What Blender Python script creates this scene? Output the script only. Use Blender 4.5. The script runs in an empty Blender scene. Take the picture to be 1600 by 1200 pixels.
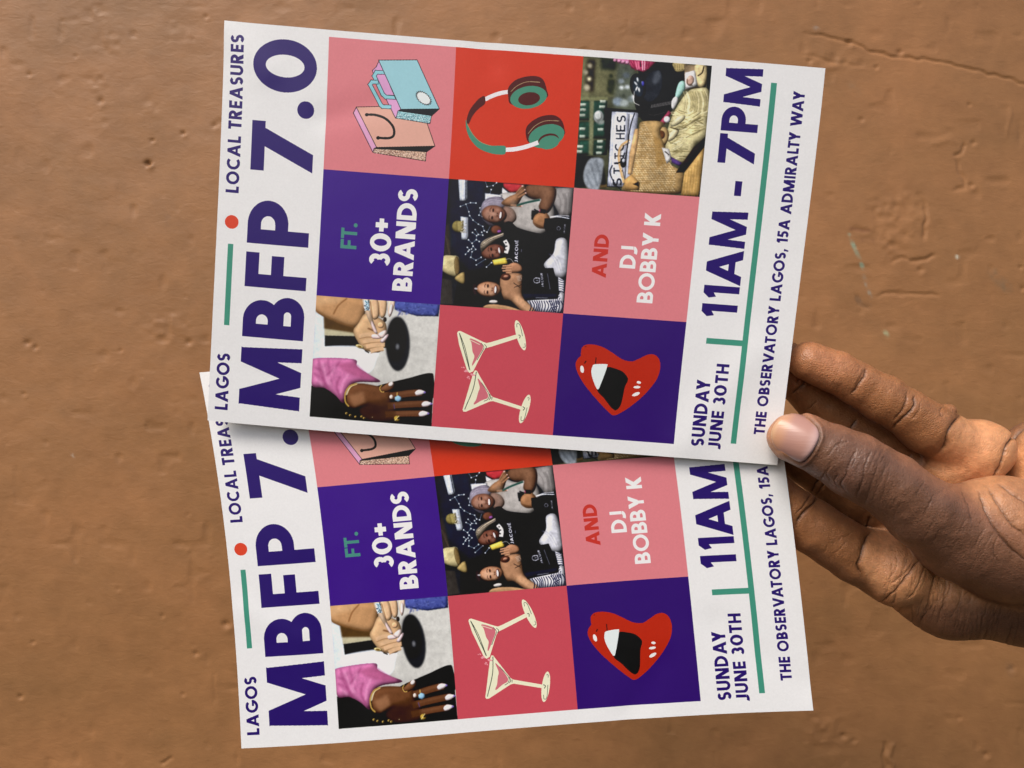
import bpy, math, random
import numpy as np

# ------------------------------------------------------------------ camera, light, exposure
scene = bpy.context.scene
C = scene.collection
R = math.radians
FOC = 1155.0                                     # focal length in units of 1/1600 of the picture width

cam_data = bpy.data.cameras.new('camera')
cam_data.sensor_width = 36.0
cam_data.lens = FOC / 1600 * 36.0
cam_data.clip_start = 0.01
cam_data.clip_end = 50.0
cam = bpy.data.objects.new('camera', cam_data)
C.objects.link(cam)
cam.rotation_euler = (R(90), 0, 0)
scene.camera = cam

SUN_EL, SUN_AZ = 48.0, -143.0                     # elevation; azimuth from +Y, clockwise seen from above
world = bpy.data.worlds.new('World')
scene.world = world
world.use_nodes = True
wn = world.node_tree
bgn = wn.nodes['Background']
sky = wn.nodes.new('ShaderNodeTexSky')
sky.sky_type = 'NISHITA'
sky.sun_disc = False
sky.sun_elevation = R(SUN_EL)
sky.sun_rotation = R(SUN_AZ)
sky.air_density = 1.0
sky.dust_density = 4.0
sky.ozone_density = 0.6
wn.links.new(sky.outputs[0], bgn.inputs[0])
bgn.inputs[1].default_value = 0.10

sd = bpy.data.lights.new('sun', 'SUN')
sd.energy = 1.5
sd.angle = R(28)
sd.color = (1.0, 0.95, 0.885)
sun = bpy.data.objects.new('sun', sd)
C.objects.link(sun)
sun.rotation_euler = (R(90 - SUN_EL), 0, R(180 - SUN_AZ))

scene.view_settings.view_transform = 'Standard'
scene.view_settings.look = 'None'
scene.view_settings.gamma = 1.0
scene.view_settings.exposure = 0.60


# ------------------------------------------------------------------ helpers
def ray(px, py, z):
    """a point z millimetres in front of the camera, seen in direction (px, py); x right, y down, z away"""
    return np.array([(px - 800) * z / FOC, (py - 600) * z / FOC, z], float)


def to_world(P):
    P = np.asarray(P, float)
    return np.stack([P[:, 0], P[:, 2], -P[:, 1]], -1) * 0.001


def mesh_obj(name, P, F, mat, parent=None, uv=None, col=None, normals=None, smooth=True):
    """P in millimetres (x right, y down, z away); F an (n,k) array of faces"""
    me = bpy.data.meshes.new(name)
    W = to_world(P)
    F = np.asarray(F, np.int32)
    n, k = F.shape
    me.vertices.add(len(W))
    me.vertices.foreach_set('co', W.astype(np.float32).ravel())
    me.loops.add(n * k)
    me.loops.foreach_set('vertex_index', F.ravel())
    me.polygons.add(n)
    me.polygons.foreach_set('loop_start', np.arange(0, n * k, k, dtype=np.int32))
    me.polygons.foreach_set('loop_total', np.full(n, k, np.int32))
    me.update(calc_edges=True)
    me.polygons.foreach_set('use_smooth', np.full(n, smooth, bool))
    if uv is not None:
        lay = me.uv_layers.new(name='print')
        lay.data.foreach_set('uv', np.asarray(uv, np.float32)[F.ravel()].ravel())
    if col is not None:
        a = me.color_attributes.new('pigment', 'FLOAT_COLOR', 'POINT')
        a.data.foreach_set('color', np.asarray(col, np.float32).ravel())
    me.validate()
    if normals is not None:
        N = np.stack([normals[:, 0], normals[:, 2], -normals[:, 1]], -1)
        me.normals_split_custom_set_from_vertices([tuple(v) for v in N])
    me.materials.append(mat)
    o = bpy.data.objects.new(name, me)
    C.objects.link(o)
    if parent is not None:
        o.parent = parent
        o.matrix_parent_inverse = parent.matrix_world.inverted()
    return o


def empty(name, loc, label, cat, group=None):
    o = bpy.data.objects.new(name, None)
    C.objects.link(o)
    o.location = loc
    o.empty_display_size = 0.01
    bpy.context.view_layer.update()
    o['label'] = label
    o['category'] = cat
    if group:
        o['group'] = group
    return o


def smoothstep(a, b, x):
    t = np.clip((x - a) / (b - a), 0, 1)
    return t * t * (3 - 2 * t)


def value_noise(x, y, cell, seed):
    """smooth lattice noise in -1..1 at points x, y"""
    rng = np.random.default_rng(seed)
    T = rng.uniform(-1, 1, (256, 256))
    u, v = x / cell, y / cell
    iu, iv = np.floor(u).astype(int), np.floor(v).astype(int)
    fu, fv = u - iu, v - iv
    fu, fv = fu * fu * (3 - 2 * fu), fv * fv * (3 - 2 * fv)
    g = lambda i, j: T[i & 255, j & 255]
    return ((g(iu, iv) * (1 - fu) + g(iu + 1, iv) * fu) * (1 - fv) + (g(iu, iv + 1) * (1 - fu) + g(iu + 1, iv + 1) * fu) * fv)


def seg_dist(x, y, pts):
    """distance from points to a polyline, and the position along it 0..1"""
    best = np.full(x.shape, 1e9)
    par = np.zeros(x.shape)
    n = len(pts) - 1
    for i in range(n):
        ax, ay = pts[i]
        bx, by = pts[i + 1]
        dx, dy = bx - ax, by - ay
        h = np.clip(((x - ax) * dx + (y - ay) * dy) / (dx * dx + dy * dy + 1e-9), 0, 1)
        d = np.hypot(x - ax - h * dx, y - ay - h * dy)
        m = d < best
        best = np.where(m, d, best)
        par = np.where(m, (i + h) / n, par)
    return best, par


class Nodes:
    def __init__(self, name):
        self.m = bpy.data.materials.new(name)
        self.m.use_nodes = True
        self.t = self.m.node_tree
        self.p = self.t.nodes['Principled BSDF']

    def new(self, kind, **kw):
        n = self.t.nodes.new(kind)
        for k, v in kw.items():
            if k in ('_in',):
                for a, b in v.items():
                    n.inputs[a].default_value = b
            else:
                setattr(n, k, v)
        return n

    def link(self, a, b):
        self.t.links.new(a, b)


# ------------------------------------------------------------------ the painted wall
WALL_Z = 560.0


def wall_material():
    N = Nodes('brown_wall_paint')
    tc = N.new('ShaderNodeTexCoord')
    big = N.new('ShaderNodeTexNoise', _in={'Scale': 11.0, 'Detail': 6.0, 'Roughness': 0.6, 'Distortion': 0.7})
    N.link(tc.outputs['Object'], big.inputs['Vector'])
    ramp = N.new('ShaderNodeValToRGB')
    ramp.color_ramp.elements[0].position = 0.3
    ramp.color_ramp.elements[0].color = (0.272, 0.134, 0.053, 1)
    ramp.color_ramp.elements[1].position = 0.7
    ramp.color_ramp.elements[1].color = (0.338, 0.158, 0.063, 1)
    N.link(big.outputs['Fac'], ramp.inputs[0])
    mot = N.new('ShaderNodeTexNoise', _in={'Scale': 60.0, 'Detail': 5.0, 'Roughness': 0.6})
    N.link(tc.outputs['Object'], mot.inputs['Vector'])
    mr = N.new('ShaderNodeMapRange', _in={'From Min': 0.3, 'From Max': 0.7, 'To Min': 0.90, 'To Max': 1.08})
    N.link(mot.outputs['Fac'], mr.inputs['Value'])
    mul = N.new('ShaderNodeMix', data_type='RGBA', blend_type='MULTIPLY', _in={'Factor': 1.0})
    N.link(ramp.outputs[0], mul.inputs['A'])
    N.link(mr.outputs[0], mul.inputs['B'])
    att = N.new('ShaderNodeAttribute', attribute_name='pigment')
    mix = N.new('ShaderNodeMix', data_type='RGBA')
    N.link(att.outputs['Alpha'], mix.inputs['Factor'])
    N.link(mul.outputs['Result'], mix.inputs['A'])
    N.link(att.outputs['Color'], mix.inputs['B'])
    N.link(mix.outputs['Result'], N.p.inputs['Base Color'])
    N.p.inputs['Roughness'].default_value = 0.5
    N.p.inputs['Specular IOR Level'].default_value = 0.3
    # fine brush and roller grain
    mp = N.new('ShaderNodeMapping', _in={'Scale': (1.0, 1.0, 1.9)})
    N.link(tc.outputs['Object'], mp.inputs['Vector'])
    f1 = N.new('ShaderNodeTexNoise', _in={'Scale': 240.0, 'Detail': 4.0, 'Roughness': 0.6, 'Distortion': 0.6})
    N.link(mp.outputs[0], f1.inputs['Vector'])
    f2 = N.new('ShaderNodeTexNoise', _in={'Scale': 90.0, 'Detail': 3.0, 'Roughness': 0.5, 'Distortion': 1.0})
    N.link(mp.outputs[0], f2.inputs['Vector'])
    b1 = N.new('ShaderNodeBump', _in={'Strength': 0.14, 'Distance': 0.0008})
    b2 = N.new('ShaderNodeBump', _in={'Strength': 0.15, 'Distance': 0.0015})
    N.link(f1.outputs['Fac'], b1.inputs['Height'])
    N.link(f2.outputs['Fac'], b2.inputs['Height'])
    N.link(b1.outputs[0], b2.inputs['Normal'])
    N.link(b2.outputs[0], N.p.inputs['Normal'])
    return N.m


def build_wall():
    k = WALL_Z / FOC                                     # millimetres per picture unit on the wall
    def axis(lo, hi, step, far):
        core = np.arange(lo, hi + step, step)
        out = [lo - (far * (i / 12.0) ** 2) for i in range(12, 0, -1)]
        out2 = [core[-1] + (far * (i / 12.0) ** 2) for i in range(1, 13)]
        return np.concatenate([out, core, out2])
    xs = axis(-400, 400, 1.2, 1600)
    ys = axis(-300, 300, 1.2, 1500)
    X, Y = np.meshgrid(xs, ys)
    u, v = X / k + 800, Y / k + 600                      # wall coordinates
    inside = ((np.abs(X) < 420) & (np.abs(Y) < 320)).astype(float)
    H = np.zeros_like(X)                                 # height towards the viewer
    H += 2.0 * value_noise(X, Y, 150, 1) + 0.5 * value_noise(X, Y, 55, 2)
    ux = X * 0.94 + Y * 0.34
    uy = -X * 0.34 + Y * 0.94
    H += inside * (0.16 * value_noise(X, Y * 1.5, 17, 3) + 0.035 * value_noise(X, Y * 1.6, 7, 4) + 0.022 * value_noise(X, Y * 1.3, 3.2, 5))
    # trowel drags
    rg = value_noise(ux, uy, 60, 6)
    H += inside * 0.06 * value_noise(ux * 0.35, uy, 5, 7) * smoothstep(0.0, 0.7, rg)
    H -= inside * 0.5 * np.clip(value_noise(X, Y, 11, 8) - 0.62, 0, 1) * 3
    col = np.zeros(X.shape + (4,))
    rng = random.Random(5)

    def pit(px, py, r, depth, lip=0.35):
        nonlocal H
        d = np.hypot(u - px, (v - py) * 1.1)
        H = H - depth * np.exp(-(d / r) ** 2)
        d2 = np.hypot(u - px - r * 0.9, (v - py - r * 1.0))
        H = H + lip * depth * np.exp(-(d2 / (r * 1.1)) ** 2)

    def groove(pts, w, depth):
        nonlocal H
        d, s = seg_dist(u + 3 * value_noise(X, Y, 6, 21), v + 3 * value_noise(X, Y, 6, 22), pts)
        H = H - 0.75 * depth * np.exp(-(d / w) ** 2) * np.minimum(1, np.minimum(s, 1 - s) * 8 + 0.3)

    for (a, b, r, dp) in [(232, 256, 4.5, 4.5), (287, 209, 3.5, 2.2), (239, 220, 3, 1.8), (158, 159, 5, 1.6), (47, 117, 3.5, 1.4),
                          (120, 89, 3, 1), (322, 26, 3, 1.2), (336, 197, 4, 1.6), (44, 536, 5, 2), (56, 543, 4, 1.6), (296, 535, 5, 1.8),
                          (190, 548, 3, 1.2), (38, 616, 3, 1.3), (32, 1089, 4, 2.2), (353, 976, 6, 2.6), (306, 1022, 4, 1.8), (53, 1003, 3, 1.6),
                          (285, 1086, 3, 1.4), (255, 962, 3, 1.2), (186, 920, 3, 1), (1368, 107, 3, 1.6), (1404, 84, 5, 1.8), (1345, 188, 4, 1.5),
                          (1517, 290, 4, 1.7), (1520, 224, 4, 1.5), (1437, 422, 5, 1.6), (1595, 418, 3, 1.6), (1598, 451, 4, 1.6),
                          (1264, 96, 4, 1.6), (1326, 68, 5, 2), (1318, 1150, 5, 2.2), (1541, 1180, 5, 1.8), (1498, 1122, 4, 1.2), (1334, 1158, 4, 1.2),
                          (1580, 1045, 5, 1.1), (1513, 165, 3, 1.3)]:
        pit(a, b, r, dp * 0.62)
    for _ in range(330):
        pit(rng.uniform(-100, 1700), rng.uniform(-100, 1300), rng.uniform(1.6, 3.2), rng.choice([-1, 1, 1]) * rng.uniform(0.10, 0.42))
    # the long crack at the upper right, scratches and a raised dribble
    groove([(1258, 51), (1290, 56), (1326, 66), (1362, 82), (1395, 92), (1440, 93), (1500, 104), (1545, 115), (1580, 125), (1640, 146)], 2.0, 1.5)
    groove([(1250, 84), (1270, 90), (1310, 100), (1350, 102)], 2.0, 0.6)
    groove([(1492, 250), (1503, 280), (1504, 296), (1490, 297)], 3, 1.1)
    groove([(1441, 318), (1446, 345), (1441, 375)], 3, 1.5)
    groove([(1420, 407), (1446, 406), (1460, 400)], 3, 1.6)
    groove([(1392, 410), (1405, 401), (1418, 404)], 3, 1.0)
    groove([(1370, 462), (1400, 459), (1440, 458), (1465, 463)], 2.5, 1.0)
    groove([(1487, 243), (1500, 238), (1505, 222)], 2.5, 1.4)
    groove([(1336, 460), (1345, 478), (1360, 480)], 4, 0.8)
    groove([(1383, 1160), (1381, 1185), (1387, 1210)], 3, 1.6)
    groove([(1395, 1160), (1390, 1185), (1396, 1210)], 4, -1.3)
    groove([(1580, 168), (1576, 190), (1573, 212)], 2.5, -0.6)
    groove([(1455, 228), (1475, 218), (1492, 213)], 6, -0.7)
    groove([(345, 560), (352, 590)], 4, 0.8)
    groove([(1330, 355), (1358, 363)], 4, 0.7)
    groove([(250, 1195), (268, 1184)], 2.0, 1.4)
    groove([(332, 1050), (333, 1100)], 2.5, 0.5)
    for (a, b, r, q) in [(170, 68, 22, 1.1), (150, 20, 22, 0.9), (150, 128, 20, 0.9), (235, 168, 16, 0.8), (1400, 330, 42, 1.2), (1395, 380, 30, 1.0),
                         (265, 510, 32, 1.0), (1290, 1140, 36, 0.9), (1300, 95, 26, 1.2), (280, 50, 26, 0.6)]:
        m = np.exp(-(np.hypot(u - a, (v - b) * 1.3) / r) ** 2)
        H = H + m * q * 0.6 * value_noise(X, Y, 4.2, int(a))
    # bare greenish undercoat in the scratches, and old stains
    def stain(pts, w, c, a, seed=31):
        nonlocal col
        d, s = seg_dist(u, v, pts)
        m = np.clip(a * np.exp(-(d / w) ** 4) * (0.55 + 0.8 * value_noise(X, Y, 3.0, seed)), 0, 1) * np.minimum(1, np.minimum(s, 1 - s) * 10 + 0.5)
        k2 = m > col[..., 3]
        col[..., 3] = np.where(k2, m, col[..., 3])
        for i in range(3):
            col[..., i] = np.where(k2, c[i], col[..., i])
    col[..., :3] = (0.3, 0.15, 0.08)
    stain([(1326, 367), (1333, 385), (1342, 405), (1348, 420)], 3.2, (0.27, 0.30, 0.20), 1.1)
    stain([(1349, 432), (1355, 450), (1360, 466)], 3.2, (0.30, 0.25, 0.18), 0.7)
    stain([(1327, 358), (1358, 362)], 3.5, (0.20, 0.085, 0.035), 0.8)
    stain([(1345, 375), (1366, 378)], 5, (0.22, 0.10, 0.042), 0.6)
    stain([(1336, 462), (1348, 478), (1358, 478)], 5, (0.17, 0.10, 0.055), 0.5)
    stain([(1494, 402), (1497, 402)], 3.5, (0.55, 0.50, 0.38), 1.2)
    stain([(1382, 519), (1385, 524)], 4.0, (0.36, 0.34, 0.19), 0.8)
    stain([(1273, 45), (1276, 46)], 4, (0.30, 0.26, 0.22), 0.8)
    stain([(1550, 425), (1562, 440), (1575, 450)], 9, (0.20, 0.13, 0.07), 0.5)
    stain([(1330, 130), (1338, 145)], 8, (0.24, 0.15, 0.08), 0.35)
    stain([(116, 711), (117, 712)], 2.6, (0.72, 0.66, 0.55), 1.3)
    stain([(262, 335), (266, 352)], 6, (0.20, 0.11, 0.06), 0.25)
    stain([(1575, 1040), (1582, 1054)], 7, (0.20, 0.12, 0.07), 0.4)
    P = np.stack([X, Y, WALL_Z - H], -1).reshape(-1, 3)
    ny, nx = X.shape
    idx = np.arange(ny * nx).reshape(ny, nx)
    F = np.stack([idx[:-1, :-1], idx[1:, :-1], idx[1:, 1:], idx[:-1, 1:]], -1).reshape(-1, 4)
    o = mesh_obj('wall', P, F, wall_material(), col=col.reshape(-1, 4))
    o['kind'] = 'structure'
    o['label'] = 'rough plastered wall painted reddish brown behind the flyers'


build_wall()

# ------------------------------------------------------------------ flyer print (drawn here, pixel by pixel)
S0, S1, T0, T1 = -0.82, 3.865, -0.05, 3.11              # sheet limits; one unit = the side of a picture square
UNIT = 46.5                                             # millimetres
PX = 512
AW, AH = int(round((S1 - S0) * PX)), int(round((T1 - T0) * PX))
PAPER = (232 / 255, 230 / 255, 225 / 255)
NAVY, GREEN, PURPLE, PINK, RED, ROSE, WHITE = '#2f1f66', '#459078', '#3f1580', '#d97f83', '#cf3a22', '#c64e58', '#efedf4'


def hexc(c):
    if isinstance(c, str):
        c = c.lstrip('#')
        return np.array([int(c[i:i + 2], 16) / 255 for i in (0, 2, 4)])
    return np.array(c, float)


art = np.empty((AH, AW, 3), np.float32)
art[:] = PAPER


def poly_mask(pts, clip):
    """even-odd mask of a polygon; returns (x0, y0, mask) inside the clip rectangle"""
    pts = np.asarray(pts, float)
    x0 = max(int(math.floor(pts[:, 0].min())), clip[0])
    x1 = min(int(math.ceil(pts[:, 0].max())) + 1, clip[2])
    y0 = max(int(math.floor(pts[:, 1].min())), clip[1])
    y1 = min(int(math.ceil(pts[:, 1].max())) + 1, clip[3])
    if x1 <= x0 or y1 <= y0:
        return None
    gx = np.arange(x0, x1) + 0.5
    gy = np.arange(y0, y1) + 0.5
    m = np.zeros((y1 - y0, x1 - x0), bool)
    n = len(pts)
    for i in range(n):
        ax, ay = pts[i]
        bx, by = pts[(i + 1) % n]
        if ay == by:
            continue
        rows = ((gy >= ay) != (gy >= by))
        if not rows.any():
            continue
        xi = ax + (gy[rows] - ay) * (bx - ax) / (by - ay)
        m[rows] ^= gx[None, :] < xi[:, None]
    return x0, y0, m


def box_blur(a, r):
    r = int(r)
    if r < 1:
        return a
    for ax in (0, 1):
        for _ in range(2):
            c = np.cumsum(np.concatenate([np.zeros_like(np.take(a, [0], ax)), a], ax), ax)
            n = a.shape[ax]
            hi = np.minimum(np.arange(n) + r + 1, n)
            lo = np.maximum(np.arange(n) - r, 0)
            a = (np.take(c, hi, ax) - np.take(c, lo, ax)) / (2 * r + 1)
    return a


def paint(pts, colour, clip, alpha=1.0, blur=0, vol=0.0):
    if vol and blur <= 2:
        pts = np.asarray(pts, float)
        size = min(np.ptp(pts[:, 0]), np.ptp(pts[:, 1]))
        if size > 9:
            Rv = int(np.clip(size * 0.16, 3, 13))
            pad = Rv * 3 + 2
            q = poly_mask(pts, (clip[0] - 200, clip[1] - 200, clip[2] + 200, clip[3] + 200))
            if q is None:
                return
            x0, y0, m = q
            m = np.pad(m.astype(np.float32), pad)
            mb = box_blur(m, Rv)
            sh = np.clip(mb * 2 - 1, 0, 1)
            o_ = max(2, Rv // 2)
            lit = np.roll(mb, (-o_, -o_), (0, 1)) - np.roll(mb, (o_, o_), (0, 1))
            k = 1 - vol * 0.5 * (1 - sh) ** 1.4 - vol * 0.9 * np.clip(-lit, 0, 1) * 0 + vol * 0.75 * lit * m
            m = box_blur(m, 1) if blur else m
            x0, y0 = x0 - pad, y0 - pad
            a0, b0 = max(clip[0] - x0, 0), max(clip[1] - y0, 0)
            a1, b1 = min(clip[2] - x0, m.shape[1]), min(clip[3] - y0, m.shape[0])
            if a1 <= a0 or b1 <= b0:
                return
            m, k = m[b0:b1, a0:a1], k[b0:b1, a0:a1]
            x0, y0 = x0 + a0, y0 + b0
            reg = art[y0:y0 + m.shape[0], x0:x0 + m.shape[1]]
            c3 = np.clip(hexc(colour)[None, None] * k[..., None], 0, 1)
            mm = (m * alpha)[..., None]
            reg[:] = reg * (1 - mm) + c3 * mm
            return
    q = poly_mask(pts, clip) if not blur else None
    if blur:
        pts = np.asarray(pts, float)
        pad = int(blur * 2 + 2)
        big = (clip[0] - pad, clip[1] - pad, clip[2] + pad, clip[3] + pad)
        q = poly_mask(pts, big)
        if q is None:
            return
        x0, y0, m = q
        m = np.pad(m.astype(np.float32), pad)
        m = box_blur(m, blur)
        x0, y0 = x0 - pad, y0 - pad
        cx0, cy0 = max(clip[0] - x0, 0), max(clip[1] - y0, 0)
        cx1, cy1 = min(clip[2] - x0, m.shape[1]), min(clip[3] - y0, m.shape[0])
        if cx1 <= cx0 or cy1 <= cy0:
            return
        m = m[cy0:cy1, cx0:cx1]
        x0, y0 = x0 + cx0, y0 + cy0
    else:
        if q is None:
            return
        x0, y0, m = q
        m = m.astype(np.float32)
    h, w = m.shape
    reg = art[y0:y0 + h, x0:x0 + w]
    m = (m * alpha)[..., None]
    reg[:] = reg * (1 - m) + hexc(colour).astype(np.float32) * m


FULL = (0, 0, AW, AH)


def st(s, t):
    return ((s - S0) * PX, (t - T0) * PX)


def stroke_poly(pts, w):
    pts = np.asarray(pts, float)
    d = np.gradient(pts, axis=0)
    d[0] = pts[1] - pts[0]
    d[-1] = pts[-1] - pts[-2]
    n = np.stack([-d[:, 1], d[:, 0]], -1)
    n /= np.linalg.norm(n, axis=1)[:, None] + 1e-9
    w = np.broadcast_to(np.asarray(w, float), (len(pts),))[:, None]
    return np.concatenate([pts + n * w / 2, (pts - n * w / 2)[::-1]])


def arc(cx, cy, rx, ry, a0, a1, n=28):
    t = np.radians(np.linspace(a0, a1, n))
    return np.stack([cx + rx * np.cos(t), cy + ry * np.sin(t)], -1)


def bar(x0, y0, x1, y1):
    return np.array([(x0, y0), (x1, y0), (x1, y1), (x0, y1)], float)


def diag(xb, yb, xt, yt, h):
    return np.array([(xb - h / 2, yb), (xb + h / 2, yb), (xt + h / 2, yt), (xt - h / 2, yt)], float)


def bowl(x0, x1, y0, y1, w, xs):
    """D-shaped ring: straight from xs, round to x1"""
    r = (y1 - y0) / 2
    rx = min(r * 1.05, x1 - xs)
    cx = x1 - rx
    out = np.concatenate([[(x0, y1), (x0, y0)], arc(cx, (y0 + y1) / 2, rx, r, -90, 90)])
    inn = np.concatenate([[(xs, y1 - w), (xs, y0 + w)], arc(cx, (y0 + y1) / 2, rx - w * 1.05, r - w, -90, 90)])
    return out, inn


def glyph(ch, w):
    """add / cut polygons and the width of one capital; height 1, stroke w"""
    A, D = [], []
    h = w * 1.12
    if ch == 'A':
        W = 0.92
        A += [diag(h / 2, 0, W / 2, 1, h), diag(W - h / 2, 0, W / 2, 1, h), bar(0.24, 0.2, W - 0.24, 0.2 + w * .85)]
    elif ch == 'B':
        W = 0.66
        a, b = bowl(0, W, 0, .54 + w * .05, w, w), bowl(0, W * .9, .54 - w * .75, 1, w, w)
        return [a[0], b[0]], [a[1], b[1]], W
    elif ch == 'C':
        W = 0.86
        A += [stroke_poly(arc(.5, .5, .5 - w / 2, .51 - w / 2, 48, 312), w)]
    elif ch == 'D':
        W = 0.80
        a = bowl(0, W, 0, 1, w, w)
        return [a[0]], [a[1]], W
    elif ch == 'E':
        W = 0.54
        A += [bar(0, 0, w, 1), bar(0, 0, W, w), bar(0, 1 - w, W, 1), bar(0, .5 - w / 2, W * .95, .5 + w / 2)]
    elif ch == 'F':
        W = 0.56
        A += [bar(0, 0, w, 1), bar(0, 1 - w, W, 1), bar(0, .42 - w * .2, W * .93, .42 + w * .75)]
    elif ch == 'G':
        W = 0.92
        A += [stroke_poly(arc(.5, .5, .5 - w / 2, .51 - w / 2, 45, 345), w), bar(.52, .5 - w * .85, .99, .5), bar(.99 - w, .3, .99, .5)]
    elif ch == 'H':
        W = 0.74
        A += [bar(0, 0, w, 1), bar(W - w, 0, W, 1), bar(0, .5 - w / 2, W, .5 + w / 2)]
    elif ch == 'I':
        W = w
        A += [bar(0, 0, w, 1)]
    elif ch == 'J':
        W = 0.44
        r = .22
        A += [bar(W - w, r, W, 1), stroke_poly(arc(W - w / 2 - r + .0, r + w / 2 - .02 - w / 2 + .0, r, r - w / 2 + .02, 0, -125), w)]
    elif ch == 'K':
        W = 0.72
        A += [bar(0, 0, w, 1), diag(W - h * .72, 0, w + .04, .56, h * 1.35), diag(w, .40, W - h * .72, 1, h * 1.35)]
    elif ch == 'L':
        W = 0.50
        A += [bar(0, 0, w, 1), bar(0, 0, W, w)]
    elif ch == 'M':
        W = 1.08
        A += [diag(h / 2, 0, .05 + h / 2, 1, h), diag(W - h / 2, 0, W - .05 - h / 2, 1, h),
              diag(W / 2, 0, .05 + h / 2, 1, h * 1.08), diag(W / 2, 0, W - .05 - h / 2, 1, h * 1.08)]
    elif ch == 'N':
        W = 0.80
        A += [bar(0, 0, w, 1), bar(W - w, 0, W, 1), diag(W - h * .58, 0, h * .58, 1, h * 1.16)]
    elif ch in 'OQ':
        W = 1.0
        A += [arc(.5, .5, .5, .51, 0, 360, 60)]
        D += [arc(.5, .5, .5 - w, .51 - w, 0, 360, 60)]
        if ch == 'Q':
            return A, D, W
    elif ch == '0':
        W = 0.82
        A += [arc(.41, .5, .41, .51, 0, 360, 60)]
        D += [arc(.41, .5, .41 - w * 1.12, .51 - w * .9, 0, 360, 60)]
    elif ch == 'P':
        W = 0.64
        a = bowl(0, W, .34, 1, w, w)
        return [a[0], bar(0, 0, w, .5)], [a[1]], W
    elif ch == 'R':
        W = 0.68
        a = bowl(0, W * .93, .38, 1, w, w)
        return [a[0], bar(0, 0, w, .5), diag(W - h * .6, 0, .32, .44, h * 1.2)], [a[1]], W
    elif ch == 'S':
        W = 0.58
        r = (1 - w) / 4
        rx = (W - w) / 2
        up = arc(W / 2, 1 - w / 2 - r, rx, r, 35, 262, 26)
        lo = arc(W / 2, w / 2 + r, rx * 1.04, r, 82, -148, 26)
        A += [stroke_poly(np.concatenate([up, lo]), w)]
    elif ch == 'T':
        W = 0.62
        A += [bar(W / 2 - w / 2, 0, W / 2 + w / 2, 1), bar(0, 1 - w, W, 1)]
    elif ch == 'U':
        W = 0.72
        r = (W - w) / 2
        A += [bar(0, .36, w, 1), bar(W - w, .36, W, 1), stroke_poly(arc(W / 2, .36, r, .36 - w / 2, 180, 360), w)]
    elif ch == 'V':
        W = 0.88
        A += [diag(W / 2, 0, h / 2, 1, h), diag(W / 2, 0, W - h / 2, 1, h)]
    elif ch == 'W':
        W = 1.30
        q = W / 4 + .03
        A += [diag(q, 0, h / 2, 1, h), diag(q, 0, W / 2, 1, h), diag(W - q, 0, W / 2, 1, h), diag(W - q, 0, W - h / 2, 1, h)]
    elif ch == 'Y':
        W = 0.78
        A += [bar(W / 2 - w / 2, 0, W / 2 + w / 2, .48), diag(W / 2, .38, h * .6, 1, h * 1.15), diag(W / 2, .38, W - h * .6, 1, h * 1.15)]
    elif ch == '1':
        W = 0.40
        A += [bar(W - w, 0, W, 1), np.array([(W, 1), (W - w * 1.1, 1), (0.02, .84), (0.06, .64), (W - w * .5, .78)])]
    elif ch == '3':
        W = 0.56
        r = (1 - w) / 4
        up = arc(W / 2 - .02, 1 - w / 2 - r, (W - w) / 2 * .95, r, 142, -86, 24)
        lo = arc(W / 2 - .02, w / 2 + r, (W - w) / 2 + .02, r * 1.03, 86, -148, 24)
        A += [stroke_poly(up, w), stroke_poly(lo, w)]
    elif ch == '5':
        W = 0.58
        A += [bar(.10, 1 - w, W - .03, 1), diag(.13, .45, .19, 1, w), stroke_poly(arc(.26, .33, .32 - w / 2, .33 - w / 2, 128, -140), w)]
    elif ch == '7':
        W = 0.78
        A += [bar(0, 1 - w, W, 1), diag(.02 + h * .6, 0, W - h * .62, 1, h * 1.2)]
    elif ch == '+':
        W = 0.58
        A += [bar(0, .5 - w / 2, W, .5 + w / 2), bar(W / 2 - w / 2, .5 - W / 2, W / 2 + w / 2, .5 + W / 2)]
    elif ch == '-':
        W = 0.42
        A += [bar(0, .30, W, .30 + w * .9)]
    elif ch == '.':
        W = w * 1.25
        A += [arc(W / 2, W / 2, W / 2, W / 2, 0, 360, 20)]
    elif ch == ',':
        W = w * 1.1
        A += [np.array([(0, -.16), (w * .55, -.16), (w * 1.1, w * 1.1), (w * .15, w * 1.1)])]
    else:
        W = 0.30
    return A, D, W


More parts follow.
